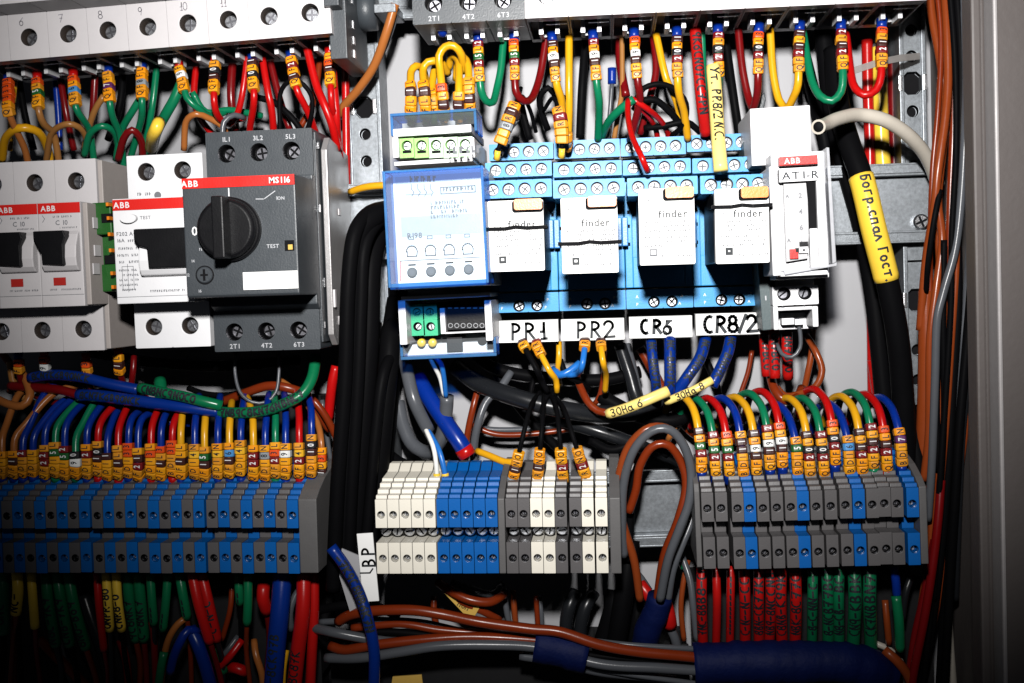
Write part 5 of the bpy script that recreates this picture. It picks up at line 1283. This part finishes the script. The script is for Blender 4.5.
RV = [
    ('ob', 2.2, [(929, -20, 40), (932, 15, 42), (940, 60, 46), (945, 100, 48), (941, 150, 50), (938, 190, 52), (940, 260, 54), (944, 320, 54), (942, 400, 52), (934, 480, 50), (928, 560, 46), (916, 640, 40), (905, 690, 36)], 'orange brown wire leftmost at the top of the right bundle'),
    ('ob', 2.2, [(944, -20, 56), (947, 30, 60), (948, 80, 62), (945, 120, 64), (938, 170, 66), (934, 210, 64), (926, 260, 56), (920, 330, 50)], 'shiny orange brown wire in front at the top of the right bundle'),
    ('ob', 2.1, [(954, 60, 44), (944, 140, 54), (938, 200, 60), (942, 240, 60), (936, 290, 62), (930, 340, 62), (929, 430, 58), (924, 480, 54)], 'brown wire weaving through the right bundle'),
    ('e', 2.1, [(961, -20, 60), (966, 60, 64), (965, 130, 66), (961, 200, 66), (955, 250, 66), (944, 290, 66), (937, 320, 66), (935, 380, 64), (932, 460, 60), (928, 520, 54)], 'grey wire swinging left in front of the right bundle'),
    ('k', 2.3, [(956, -20, 60), (961, 60, 62), (960, 140, 62), (957, 220, 60), (958, 300, 58), (953, 380, 56), (948, 470, 54), (940, 560, 50), (928, 650, 44), (918, 700, 40)], 'black wire running the full height of the right bundle, left one'),
    ('k', 2.4, [(970, -20, 56), (974, 60, 58), (974, 180, 58), (973, 260, 58), (967, 340, 56), (960, 420, 56), (955, 500, 54), (950, 580, 50), (944, 700, 46)], 'black wire outermost on the right of the bundle'),
    ('e', 1.9, [(966, 40, 52), (969, 120, 54), (970, 220, 54), (966, 300, 52), (958, 360, 50), (952, 440, 48), (946, 520, 46)], 'grey blue wire between the two black wires of the right bundle'),
    ('n', 1.9, [(951, 30, 48), (953, 120, 50), (950, 200, 50), (949, 260, 50), (951, 330, 50), (946, 420, 50), (940, 500, 48), (928, 600, 44), (918, 660, 40)], 'dark brown wire in the middle of the right bundle'),
    ('ob', 1.8, [(972, 330, 44), (970, 380, 46), (964, 440, 46), (955, 500, 46), (946, 560, 44), (930, 640, 40)], 'brown wire emerging low on the right of the bundle'),
    ('dr', 2.3, [(941, 480, 58), (938, 520, 60), (932, 570, 60), (924, 620, 58), (914, 670, 54), (910, 700, 50)], 'red wire slanting down beside the right strip'),
    ('dr', 2.0, [(934, 540, 50), (925, 590, 50), (915, 635, 48), (908, 680, 46)], 'second red wire slanting below the right strip'),
    ('ob', 3.4, [(926, 291, 50), (926, 340, 50), (925, 400, 48), (922, 480, 44)], 'red brown sheathed cable starting at a cut edge beside the right rail'),
    ('k', 1.4, [(940, 190, 66), (934, 220, 68), (928, 262, 64), (926, 292, 54)], 'thin black wire crossing in front of the right rail end'),
    ('dk', 2.2, [(948, 10, 38), (952, 100, 40), (962, 200, 42), (964, 320, 42), (960, 400, 42), (952, 500, 42), (940, 600, 40)], 'dark grey wire deep in the right bundle'),
    ('hose', 2.4, [(946, 590, 30), (948, 620, 32), (950, 650, 32), (954, 700, 30)], 'beige cable low beside the right cabinet wall'),
    ('k', 2.0, [(940, 300, 60), (936, 400, 58), (939, 470, 56)], 'black wire behind the grey one in the right bundle'),
    ('k', 2.6, [(951, 500, 46), (950, 560, 46), (944, 620, 44), (940, 690, 40)], 'black wire low on the right of the bundle'),
]
RV += [
    ('k', 1.6, [(949, -20, 66), (955, 60, 68), (956, 150, 68), (952, 230, 66), (951, 300, 64), (946, 390, 62), (940, 480, 60), (934, 600, 50)], 'thin black wire in front of the right bundle, between orange brown and grey'),
    ('dk', 1.5, [(978, -20, 46), (979, 100, 48), (978, 240, 50), (971, 350, 50), (962, 450, 48), (956, 600, 40)], 'dark wire hugging the right cabinet wall'),
    ('n', 1.5, [(936, -20, 50), (941, 40, 52), (938, 110, 54), (932, 180, 54), (930, 280, 50), (932, 400, 50), (926, 520, 46)], 'dark brown wire second from the left in the right bundle'),
    ('k', 1.7, [(944, 240, 62), (943, 320, 62), (944, 420, 58), (938, 520, 54), (930, 620, 48), (922, 700, 42)], 'black wire low in the middle of the right bundle'),
    ('ob', 1.5, [(958, 180, 62), (957, 260, 60), (952, 340, 58), (946, 430, 56), (936, 540, 52)], 'thin orange brown wire right of the swinging grey wire'),
]
for c, r_, p, l in RV: wire(c, r_ if r_ > 3 else r_ * .84, p, l, group='wires of the upright bundle beside the right cabinet wall')

# ================================================================== bottom region
BS = [  # colour, radius, points, text, label
    ('sg', 3.0, [(2, 572, 60), (3, 600, 62), (3, 632, 60)], '-8NC', 'dark green sleeve at the left edge under the left strip'),
    ('sy', 2.5, [(17, 572, 62), (18, 592, 64), (16, 613, 62)], 'NCb', 'amber sleeve under the left strip, nearest the left edge'),
    ('sy', 2.1, [(31, 572, 60), (33, 600, 62), (35, 627, 60)], '', 'amber sleeve under the left strip, second from the left edge'),
    ('sg', 2.6, [(46, 572, 56), (48, 600, 58), (56, 645, 54)], 'N8C-7K9', 'dark green sleeve under the left strip, leftmost of the fan'),
    ('sg', 2.6, [(57, 572, 56), (61, 600, 58), (70, 645, 54)], 'CNB-7K9', 'dark green sleeve under the left strip, second of the fan'),
    ('sg', 2.6, [(68, 572, 56), (74, 605, 58), (86, 648, 54)], '8NO-B69', 'dark green sleeve under the left strip, third of the fan'),
    ('sr', 1.8, [(97, 572, 58), (99, 605, 60), (104, 650, 56)], '', 'thin red sleeve left of the lettered amber pair'),
    ('sy', 2.1, [(106, 572, 62), (108, 602, 64), (110, 630, 62)], 'ONPR-8O', 'amber handwritten sleeve, left of the lettered pair'),
    ('sy', 2.1, [(116, 572, 62), (118, 602, 64), (122, 630, 62)], 'CNR8-O', 'amber handwritten sleeve, right of the lettered pair'),
    ('sg', 2.6, [(127, 572, 58), (130, 605, 58), (136, 640, 54)], '9C8NK7', 'dark green sleeve right of the lettered amber pair'),
    ('sg', 2.6, [(138, 572, 58), (141, 605, 58), (144, 640, 54)], 'C-8NK7', 'dark green sleeve, second right of the lettered amber pair'),
    ('sg', 2.0, [(150, 572, 62), (152, 600, 64), (154, 624, 62)], '---', 'bright green sleeve hanging straight under the left strip'),
    ('sg', 2.0, [(168, 572, 62), (166, 600, 64), (163, 630, 62)], '---', 'bright green sleeve leaning left under the left strip'),
    ('sg', 2.2, [(179, 572, 62), (183, 595, 64), (187, 618, 62)], '---', 'bright green sleeve leaning right beside the red sleeves'),
    ('sr', 2.5, [(192, 572, 64), (199, 605, 66), (210, 642, 62)], '', 'bright red sleeve leaning right, left of a pair'),
    ('sr', 2.5, [(201, 572, 62), (209, 605, 64), (217, 640, 60)], '-C-N-C', 'bright red sleeve leaning right, right of a pair'),
    ('sg', 2.0, [(238, 572, 56), (239, 590, 58), (240, 604, 56)], '--', 'short dark green sleeve left of the thick blue sleeve'),
    ('sg', 2.1, [(248, 572, 62), (248, 600, 64), (247, 624, 62)], '', 'bright green sleeve left of the thick blue sleeve'),
    ('sr', 3.0, [(264, 584, 56), (263, 598, 58), (267, 612, 54)], '', 'short red sleeve left of the thick blue sleeve'),
    ('sb', 4.4, [(283, 570, 60), (280, 610, 64), (276, 650, 64), (273, 690, 62)], 'N-8CK97B', 'thick blue handwritten sleeve under the left strip'),
    ('sr', 3.4, [(304, 572, 62), (303, 610, 66), (298, 650, 64), (294, 690, 60)], 'NBC87K', 'thick red handwritten sleeve under the left strip'),
    ('sr', 2.4, [(314, 572, 58), (314, 610, 60), (312, 650, 60), (310, 690, 58)], '', 'thin bright red sleeve right of the thick red one'),
]
for k, (c, r_, p, t_, l) in enumerate(BS):
    a, b = p[-2], p[-1]
    if b[1] < 652:
        L1 = Path(p).L; dx = (b[0] - a[0]) * .9
        full = p + [(b[0] + dx * .8, b[1] + 26, b[2] - 8), (b[0] + dx * 1.2 + (k % 3 - 1) * 4, b[1] + 60, b[2] - 14), (b[0] + dx * 1.2 + (k % 3 - 1) * 6, 715, b[2] - 18)]
        wire(('k', 'n', 'dr', 'dk')[k % 4], r_ * .55, full, l, ends=[(0, L1, c, r_) + (((t_, L1 - 2 - (L1 - 3), 1, .1, False),) if False else ())] if not t_ else [(0, L1, c, r_, (t_, Path(full).L - L1 + 2, min(r_ * 1.5, 4), .75, True))], name='sleeved_wire', group='sleeved wires hanging under the left strip')
    else:
        wire(c, r_, p, l, texts=[(t_, 2, min(r_ * 1.5, 4), .75, True)] if t_ else None, name='label_sleeve', cat='label sleeve', group='sleeves hanging under the left strip')
X = [
    ('k', 1.2, [(17, 612, 60), (19, 640, 56), (22, 690, 50)], 'black wire leaving the amber sleeve at the left edge'),
    ('n', 1.2, [(14, 612, 58), (13, 640, 56), (10, 690, 50)], 'brown wire leaving the amber sleeve at the left edge'),
    ('dk', 3.0, [(84, 595, 36), (92, 620, 38), (104, 655, 38), (114, 700, 36)], 'dark grey cable crossing behind the green fan'),
    ('e', 2.6, [(56, 630, 30), (64, 655, 32), (78, 690, 32)], 'grey cable low at the left behind the green fan'),
    ('dr', 1.6, [(152, 622, 60), (154, 640, 56), (156, 690, 50)], 'dark red wire below the straight green sleeve'),
    ('o', 1.6, [(186, 618, 62), (178, 624, 64), (170, 636, 64), (165, 652, 62), (160, 690, 56)], 'orange brown wire hooked under the leaning green sleeve'),
    ('sg', 2.0, [(164, 652, 64), (161, 668, 64), (158, 690, 60)], 'green sleeve at the bottom edge on the hooked wire'),
    ('b', 2.1, [(198, 632, 62), (188, 630, 66), (180, 642, 68), (174, 656, 66), (170, 672, 62)], 'shiny blue wire hooked beside the thick dark blue sleeve'),
    ('sb', 3.0, [(190, 628, 62), (198, 645, 64), (206, 668, 62), (214, 700, 58)], 'dark blue sleeve slanting to the bottom edge'),
    ('o', 1.6, [(254, 640, 50), (256, 655, 54), (262, 675, 54), (264, 700, 50)], 'orange brown wire at the bottom left of the blue sleeve'),
    ('y', 1.6, [(286, 650, 56), (283, 670, 58), (282, 700, 56)], 'yellow wire between the thick blue and red sleeves'),
    ('e', 1.6, [(302, 586, 50), (295, 596, 52), (290, 612, 54), (291, 630, 52)], 'grey wire bowed between the thick blue and red sleeves'),
    ('e', 1.3, [(238, 636, 46), (226, 652, 50), (214, 664, 48)], 'grey wire slanting at the bottom left'),
    ('r', 1.7, [(242, 640, 50), (230, 656, 54), (218, 668, 52)], 'red wire slanting at the bottom left'),
    ('n', 1.3, [(232, 585, 46), (230, 610, 48), (222, 640, 46)], 'brown wire beside the short green sleeve'),
    ('r', 2.6, [(228, 668, 44), (236, 668, 50), (246, 672, 48)], 'short red wire stub at the bottom left'),
    ('sg', 2.4, [(210, 640, 50), (216, 655, 52), (224, 672, 50)], 'green wire behind the slanting grey wire'),
    ('n', 2.4, [(40, 640, 40), (60, 660, 44), (90, 690, 40)], 'brown wire low at the left edge'),
    ('dr', 2.0, [(120, 640, 44), (126, 660, 46), (130, 700, 44)], 'dark red wire low under the lettered amber pair'),
]
for c, r_, p, l in X: wire(c, r_, p, l, group='loose wires below the left strip', name='label_sleeve' if 'sleeve ' in l and c.startswith('s') else 'wire')
# horizontal bundle across the bottom centre
HB = [
    ('n', 2.4, [(338, 622, 60), (350, 615, 64), (372, 611, 68), (410, 610, 70), (440, 614, 70), (480, 622, 68), (530, 629, 68), (560, 632, 68), (600, 645, 68), (640, 652, 66), (700, 658, 62), (760, 668, 56)], 'thick red brown wire on top of the bottom bundle'),
    ('n', 2.3, [(330, 646, 62), (345, 650, 64), (375, 645, 66), (420, 640, 66), (470, 637, 64), (530, 640, 62), (580, 646, 60)], 'red brown wire through the middle of the bottom bundle'),
    ('e', 2.3, [(314, 628, 60), (332, 632, 66), (352, 636, 66), (375, 640, 64), (410, 644, 60)], 'grey wire entering the bottom bundle from the left'),
    ('e', 2.3, [(326, 658, 62), (360, 658, 66), (400, 652, 68), (440, 646, 68), (490, 645, 66), (540, 648, 64), (600, 664, 66), (660, 668, 64), (720, 672, 60)], 'grey wire along the underside of the bottom bundle'),
    ('n', 1.8, [(352, 628, 58), (400, 624, 60), (440, 630, 60), (490, 634, 58), (540, 640, 56)], 'thinner red brown wire inside the bottom bundle'),
    ('e', 1.5, [(320, 622, 54), (370, 620, 58), (420, 622, 58), (470, 632, 56), (530, 636, 54)], 'thin grey wire on the back of the bottom bundle'),
    ('k', 1.9, [(330, 640, 56), (380, 632, 58), (440, 636, 58), (520, 643, 56), (590, 655, 60), (660, 662, 60), (740, 670, 54)], 'black wire inside the bottom bundle'),
    ('e', 1.3, [(588, 640, 60), (630, 645, 62), (680, 648, 60), (720, 650, 56)], 'thin grey wire on top of the bundle right of the tape'),
    ('e', 2.0, [(520, 656, 58), (560, 662, 60), (600, 672, 58), (680, 680, 54)], 'grey wire lowest in the bottom bundle'),
    ('e', 1.2, [(586, 668, 60), (640, 676, 60), (700, 684, 56)], 'thin grey wire low right of the tape'),
    ('k', 2.2, [(310, 612, 50), (340, 606, 54), (372, 606, 56), (400, 616, 54)], 'black wire above the left end of the bottom bundle'),
]
for c, r_, p, l in HB: wire(c, r_, p, l, group='wires of the bundle across the bottom')


def tape(pts, rx, label):
    "adhesive tape wrapped round the bundle"
    p_ = Path(pts); c = p_.p[0].copy(); mb = MB().use(M['tape'], True)
    ph = [random.uniform(.95, 1.07) for _ in range(40)]
    p_.tube(mb, rx, n=18, rfun=lambda u: rx * ph[int(u / 3) % 40]); o = shift(mb, c).build('tape_wrap'); o.location = c * MM
    return props(o, label, 'adhesive tape')


tape([(535, 644, 62), (552, 647, 62), (570, 651, 62), (587, 655, 62)], 8.2, 'blue tape wrapped round the bottom bundle at its middle')
tape([(694, 664, 58), (740, 662, 58), (790, 662, 58), (840, 662, 56), (868, 668, 52), (884, 676, 46)], 9.2, 'long dark blue tape wrap round the bundle under the right strip')
tape([(660, 596, 52), (656, 612, 50), (648, 630, 46), (644, 648, 40)], 6.0, 'blue tape wrapped round the wires falling from the arch')
wire('ob', 2.2, [(884, 650, 52), (896, 660, 54), (908, 676, 52), (916, 700, 48)], 'brown wire leaving the long blue tape to the right')
wire('hose', 1.4, [(872, 642, 46), (890, 650, 48), (902, 664, 46), (908, 690, 42)], 'pale wire leaving the long blue tape to the right')
wire('sb', 2.6, [(331, 547, 78), (345, 566, 78), (358, 590, 78), (368, 620, 80), (374, 650, 78), (374, 690, 74)], 'shiny blue handwritten sleeve hanging from the end of the left strip', texts=[('-7K9C8NB6K7N', 5, 3.6, .95, False)], name='label_sleeve', cat='label sleeve', ends=[(0, 1.5, 'k', 2.4)])
# white tag BP
F = Frame((363, 602), (379, 601), 72); W = F.len
r = F.root('cable_tag', 'white tag handwritten BP left of the centre strip', 'cable tag')
m = MB().use(M['paper']); m.box(0, W, 71, 72, 0, 31); m.build('tag_body', r, .2)
m = MB(); m.hand('BP', W / 2 + .6, 15.5, 5.6, 72, M['ink'], .95, ang=math.pi / 2, adv=.95); m.stroke([(0, 13.2), (W * .6, 13.0), (W * .8, 14.8)], .7, 72, M['ink']); m.build('handwriting', r)
m = MB().use(M['panel']); p_ = [F.loc(330, 545, 66), F.loc(338, 547, 66), F.loc(362, 557, 66), F.loc(364, 612, 66), F.loc(350, 612, 66)]
m.ext(p_, 65, 66); m.build('backing_card', r)
X = [
    ('k', 4.2, [(615, 590, 34), (612, 610, 36), (600, 650, 34)], 'black cable dropping behind the right end of the centre strip'),
    ('k', 4.6, [(630, 540, 40), (626, 580, 44), (620, 620, 44), (614, 660, 40)], 'thick black cable falling from the strip end to the bundle'),
    ('dk', 3.2, [(576, 592, 24), (570, 604, 28), (566, 622, 28), (567, 640, 26)], 'dark grey cable bowed in the white gap, left'),
    ('dk', 3.2, [(594, 592, 24), (586, 606, 28), (581, 624, 28), (580, 642, 26)], 'dark grey cable bowed in the white gap, right'),
    ('ob', 1.5, [(513, 590, 24), (514, 606, 26), (516, 628, 26)], 'orange brown wire dropping into the bottom bundle, left'),
    ('e', 1.5, [(505, 588, 24), (506, 606, 26), (510, 628, 26)], 'grey wire dropping into the bottom bundle, left'),
    ('n', 1.3, [(536, 596, 26), (537, 612, 26), (538, 628, 26)], 'brown wire dropping into the bottom bundle, middle'),
    ('e', 1.3, [(539, 596, 22), (541, 612, 24), (542, 632, 24)], 'grey wire dropping into the bottom bundle, middle'),
    ('n', 2.2, [(438, 582, 36), (452, 592, 42), (470, 600, 44), (490, 602, 42), (504, 594, 36)], 'red brown wire sagging under the centre strip'),
    ('n', 1.8, [(444, 590, 36), (462, 602, 40), (484, 612, 38), (500, 620, 34)], 'red brown wire slanting under the centre strip'),
    ('e', 1.8, [(452, 583, 34), (474, 590, 38), (492, 594, 36), (502, 584, 30)], 'grey wire sagging under the centre strip'),
    ('n', 1.6, [(434, 596, 24), (434, 614, 26), (438, 630, 26)], 'red brown wire standing under the centre strip'),
    ('k', 3.0, [(640, 590, 26), (636, 620, 30), (628, 650, 28)], 'black cable in the gap between the tapes'),
    ('e', 2.6, [(630, 568, 30), (640, 580, 34), (648, 592, 36)], 'grey cable leading to the red sleeve pieces'),
    ('sr', 2.9, [(640, 584, 38), (646, 592, 40), (652, 600, 40)], 'red sleeve piece left of the arch tape'),
    ('sr', 3.4, [(664, 600, 40), (668, 614, 44), (670, 626, 42)], 'red sleeve piece right of the arch tape'),
    ('e', 2.2, [(668, 624, 40), (674, 636, 40), (678, 650, 38)], 'grey cable below the right red sleeve piece'),
    ('k', 1.3, [(340, 580, 36), (344, 596, 38), (350, 612, 38)], 'black wire beside the white card'),
]
for c, r_, p, l in X: wire(c, r_, p, l, group='loose wires below the centre strip')
wire('sg', 1.6, [(681, 562, 40), (684, 568, 40)], 'small dark green sleeve left of the right strip', name='label_sleeve', cat='label sleeve')
m = MB().use(M['amber']); p_ = [at(444, 592, 40), at(481, 606, 44), at(474, 618, 44), at(466, 619, 44)]
m.ext([(p.x, p.z) for p in p_], 40, 41.2)
m.hand('ПOП'.replace('П', 'п'), (p_[0].x + p_[2].x) / 2 - .5, (p_[0].z + p_[2].z) / 2 + .8, 2.6, 41.2, M['ink'], .4, ang=-.5)
props(m.build('paper_tag', None, .2), 'amber triangular tag under the centre strip', 'cable tag')
m = MB().use(M['amber']); p_ = [at(392, 683, 50), at(393, 676, 50), at(422, 674, 50), at(424, 690, 50), at(392, 694, 50)]
m.ext([(p.x, p.z) for p in p_], 50, 51.2)
props(m.build('paper_tag', None, .2), 'amber tag at the bottom edge left of centre', 'cable tag')
# sleeves under the right strip
xs_ = [(702, 'sr', 2.4, '7NC-8B'), (716, 'sr', 1.9, ''), (731, 'sr', 1.9, '----'), (744, 'sr', 2.5, 'C-N-'), (759, 'sr', 2.4, '8BN-CK7'), (770, 'sr', 2.4, 'NB9-8NC'), (781, 'sr', 2.6, 'C8NB-K9'), (795, 'sr', 2.6, 'NBK-8C7'),
       (813, 'sg', 2.3, '-8-C-N'), (827, 'sg', 2.6, '8-NCB7'), (839, 'sg', 2.5, 'N8-CB-'), (854, 'sg', 2.9, 'CN9-KB'), (870, 'sg', 2.9, 'CK7NB')]
for k, (x, c, r_, t_) in enumerate(xs_):
    n_red = k if c == 'sr' else k - 8
    wire(c, r_, [(x, 566, 62), (x + (1 if k % 2 else -.5), 600, 64), (x - (k % 3 - 1) * 1.2, 650, 48)], '%s handwritten sleeve under the right strip, %s of its colour from the left' % ('red' if c == 'sr' else 'green', ORD[n_red]),
         texts=[((t_ + t_[::-1] + t_)[:12], 13, r_ * 1.55, .85, True)] if t_ else None, group='sleeves hanging under the right strip', name='label_sleeve', cat='label sleeve')
wire('b', 1.9, [(894, 566, 60), (896, 582, 60), (897, 597, 58)], 'blue wire under the last block of the right strip')
wire('sg', 2.2, [(896, 596, 60), (899, 622, 60), (900, 650, 56)], 'green sleeve below the blue wire of the right strip', name='label_sleeve', cat='label sleeve')
wire('ob', 1.5, [(885, 600, 50), (887, 622, 52), (889, 644, 50)], 'orange brown wire beside the last green sleeve')
wire('dk', 1.6, [(912, 574, 50), (906, 592, 52), (902, 620, 50)], 'dark wire slanting under the right strip end')

X = [
    ('k', 1.6, [(16, 60, 26), (24, 110, 28), (34, 150, 24)], 'black wire in the gap beside the leftmost marked wire'),
    ('dr', 1.6, [(58, 62, 34), (66, 112, 36), (74, 150, 30)], 'dark red wire between the green-banded and blue-banded markers'),
    ('k', 1.8, [(124, 54, 30), (120, 104, 34), (108, 140, 28)], 'black wire between the purple-banded and grey-banded markers'),
    ('g', 1.6, [(158, 56, 40), (152, 108, 42), (144, 150, 34)], 'green wire right of the grey-banded marker'),
    ('r', 1.6, [(198, 50, 36), (194, 96, 40), (200, 118, 40), (214, 136, 34)], 'red wire behind the tilted white-banded marker'),
    ('dr', 2.0, [(234, 44, 34), (231, 96, 38), (236, 130, 34)], 'dark red wire between breakers 11 and the next one'),
    ('r', 1.7, [(260, 44, 44), (268, 92, 48), (272, 112, 46), (274, 140, 38)], 'red wire left of the black hoop'),
    ('dr', 1.7, [(266, 44, 34), (280, 100, 36), (290, 130, 34)], 'dark red wire behind the black hoop'),
    ('n', 1.5, [(322, 40, 34), (314, 100, 40), (300, 128, 40)], 'brown wire crossing behind the thick red wires'),
    ('dr', 1.7, [(652, 26, 34), (656, 70, 38), (648, 104, 40), (640, 134, 36)], 'dark red wire right of the QF19L3 marker'),
    ('k', 2.0, [(586, 34, 26), (582, 90, 30), (580, 138, 26)], 'black wire left of the QF19L2 marker'),
    ('dr', 2.0, [(620, 28, 30), (620, 62, 32), (626, 96, 40)], 'dark red wire left of the QF19L3 marker'),
    ('k', 2.0, [(724, 30, 24), (734, 100, 28), (740, 140, 26)], 'black wire right of the yellow PR8/2 sleeve'),
    ('k', 3.0, [(470, 346, 20), (490, 366, 24), (530, 376, 26), (600, 380, 24), (640, 372, 20)], 'black cable lying high behind the relay output wires'),
    ('k', 2.4, [(490, 352, 16), (500, 380, 20), (530, 420, 22), (560, 450, 20)], 'black wire crossing the white gap under PR1'),
    ('k', 3.4, [(600, 396, 26), (640, 416, 30), (676, 420, 30), (700, 404, 24)], 'black cable under the ЗОНа 6 sleeve'),
    ('k', 2.2, [(640, 440, 30), (612, 450, 30), (590, 440, 26)], 'short black cable left of the tall arch'),
    ('k', 2.6, [(384, 450, 20), (400, 462, 24), (420, 470, 30)], 'black cable behind the grey U cable'),
    ('k', 1.8, [(706, 360, 20), (716, 384, 22), (724, 420, 20)], 'black wire behind the narrow yellow sleeve'),
    ('b', 1.6, [(140, 404, 40), (160, 420, 44), (190, 424, 40)], 'blue wire lying low between the marked wires of the left strip'),
    ('n', 1.8, [(0, 350, 40), (14, 372, 40), (10, 392, 36)], 'brown wire at the left edge under the first small breaker'),
    ('k', 2.6, [(90, 352, 30), (150, 362, 34), (220, 366, 34), (300, 360, 30)], 'black cable running level under the wide white breaker'),
]
for c, r_, p, l in X: wire(c, r_, p, l)

# ================================================================== light: one flash above the camera
wd = bpy.data.worlds.new('World'); sc.world = wd; wd.use_nodes = True
wd.node_tree.nodes['Background'].inputs[0].default_value = (.8, .85, 1, 1); wd.node_tree.nodes['Background'].inputs[1].default_value = .014
ld = bpy.data.lights.new('flash', 'SPOT'); ld.energy = FLASH; ld.spot_size = math.radians(70); ld.spot_blend = 1.0; ld.shadow_soft_size = .016; ld.color = (1, .98, .96)
lo = bpy.data.objects.new('flash', ld); COL.objects.link(lo)
lp_ = CAM + Vector((-5, 0, 130)); lo.location = lp_ * MM
tg = at(565, 75, 60); lo.rotation_euler = (tg - lp_).to_track_quat('-Z', 'Y').to_euler()
sc.view_settings.view_transform = 'Standard'; sc.view_settings.look = 'None'; sc.view_settings.exposure = 0; sc.view_settings.gamma = 1
sc.cycles.max_bounces = 6; sc.cycles.diffuse_bounces = 0; sc.cycles.glossy_bounces = 2; sc.cycles.transparent_max_bounces = 12; sc.cycles.use_denoising = True
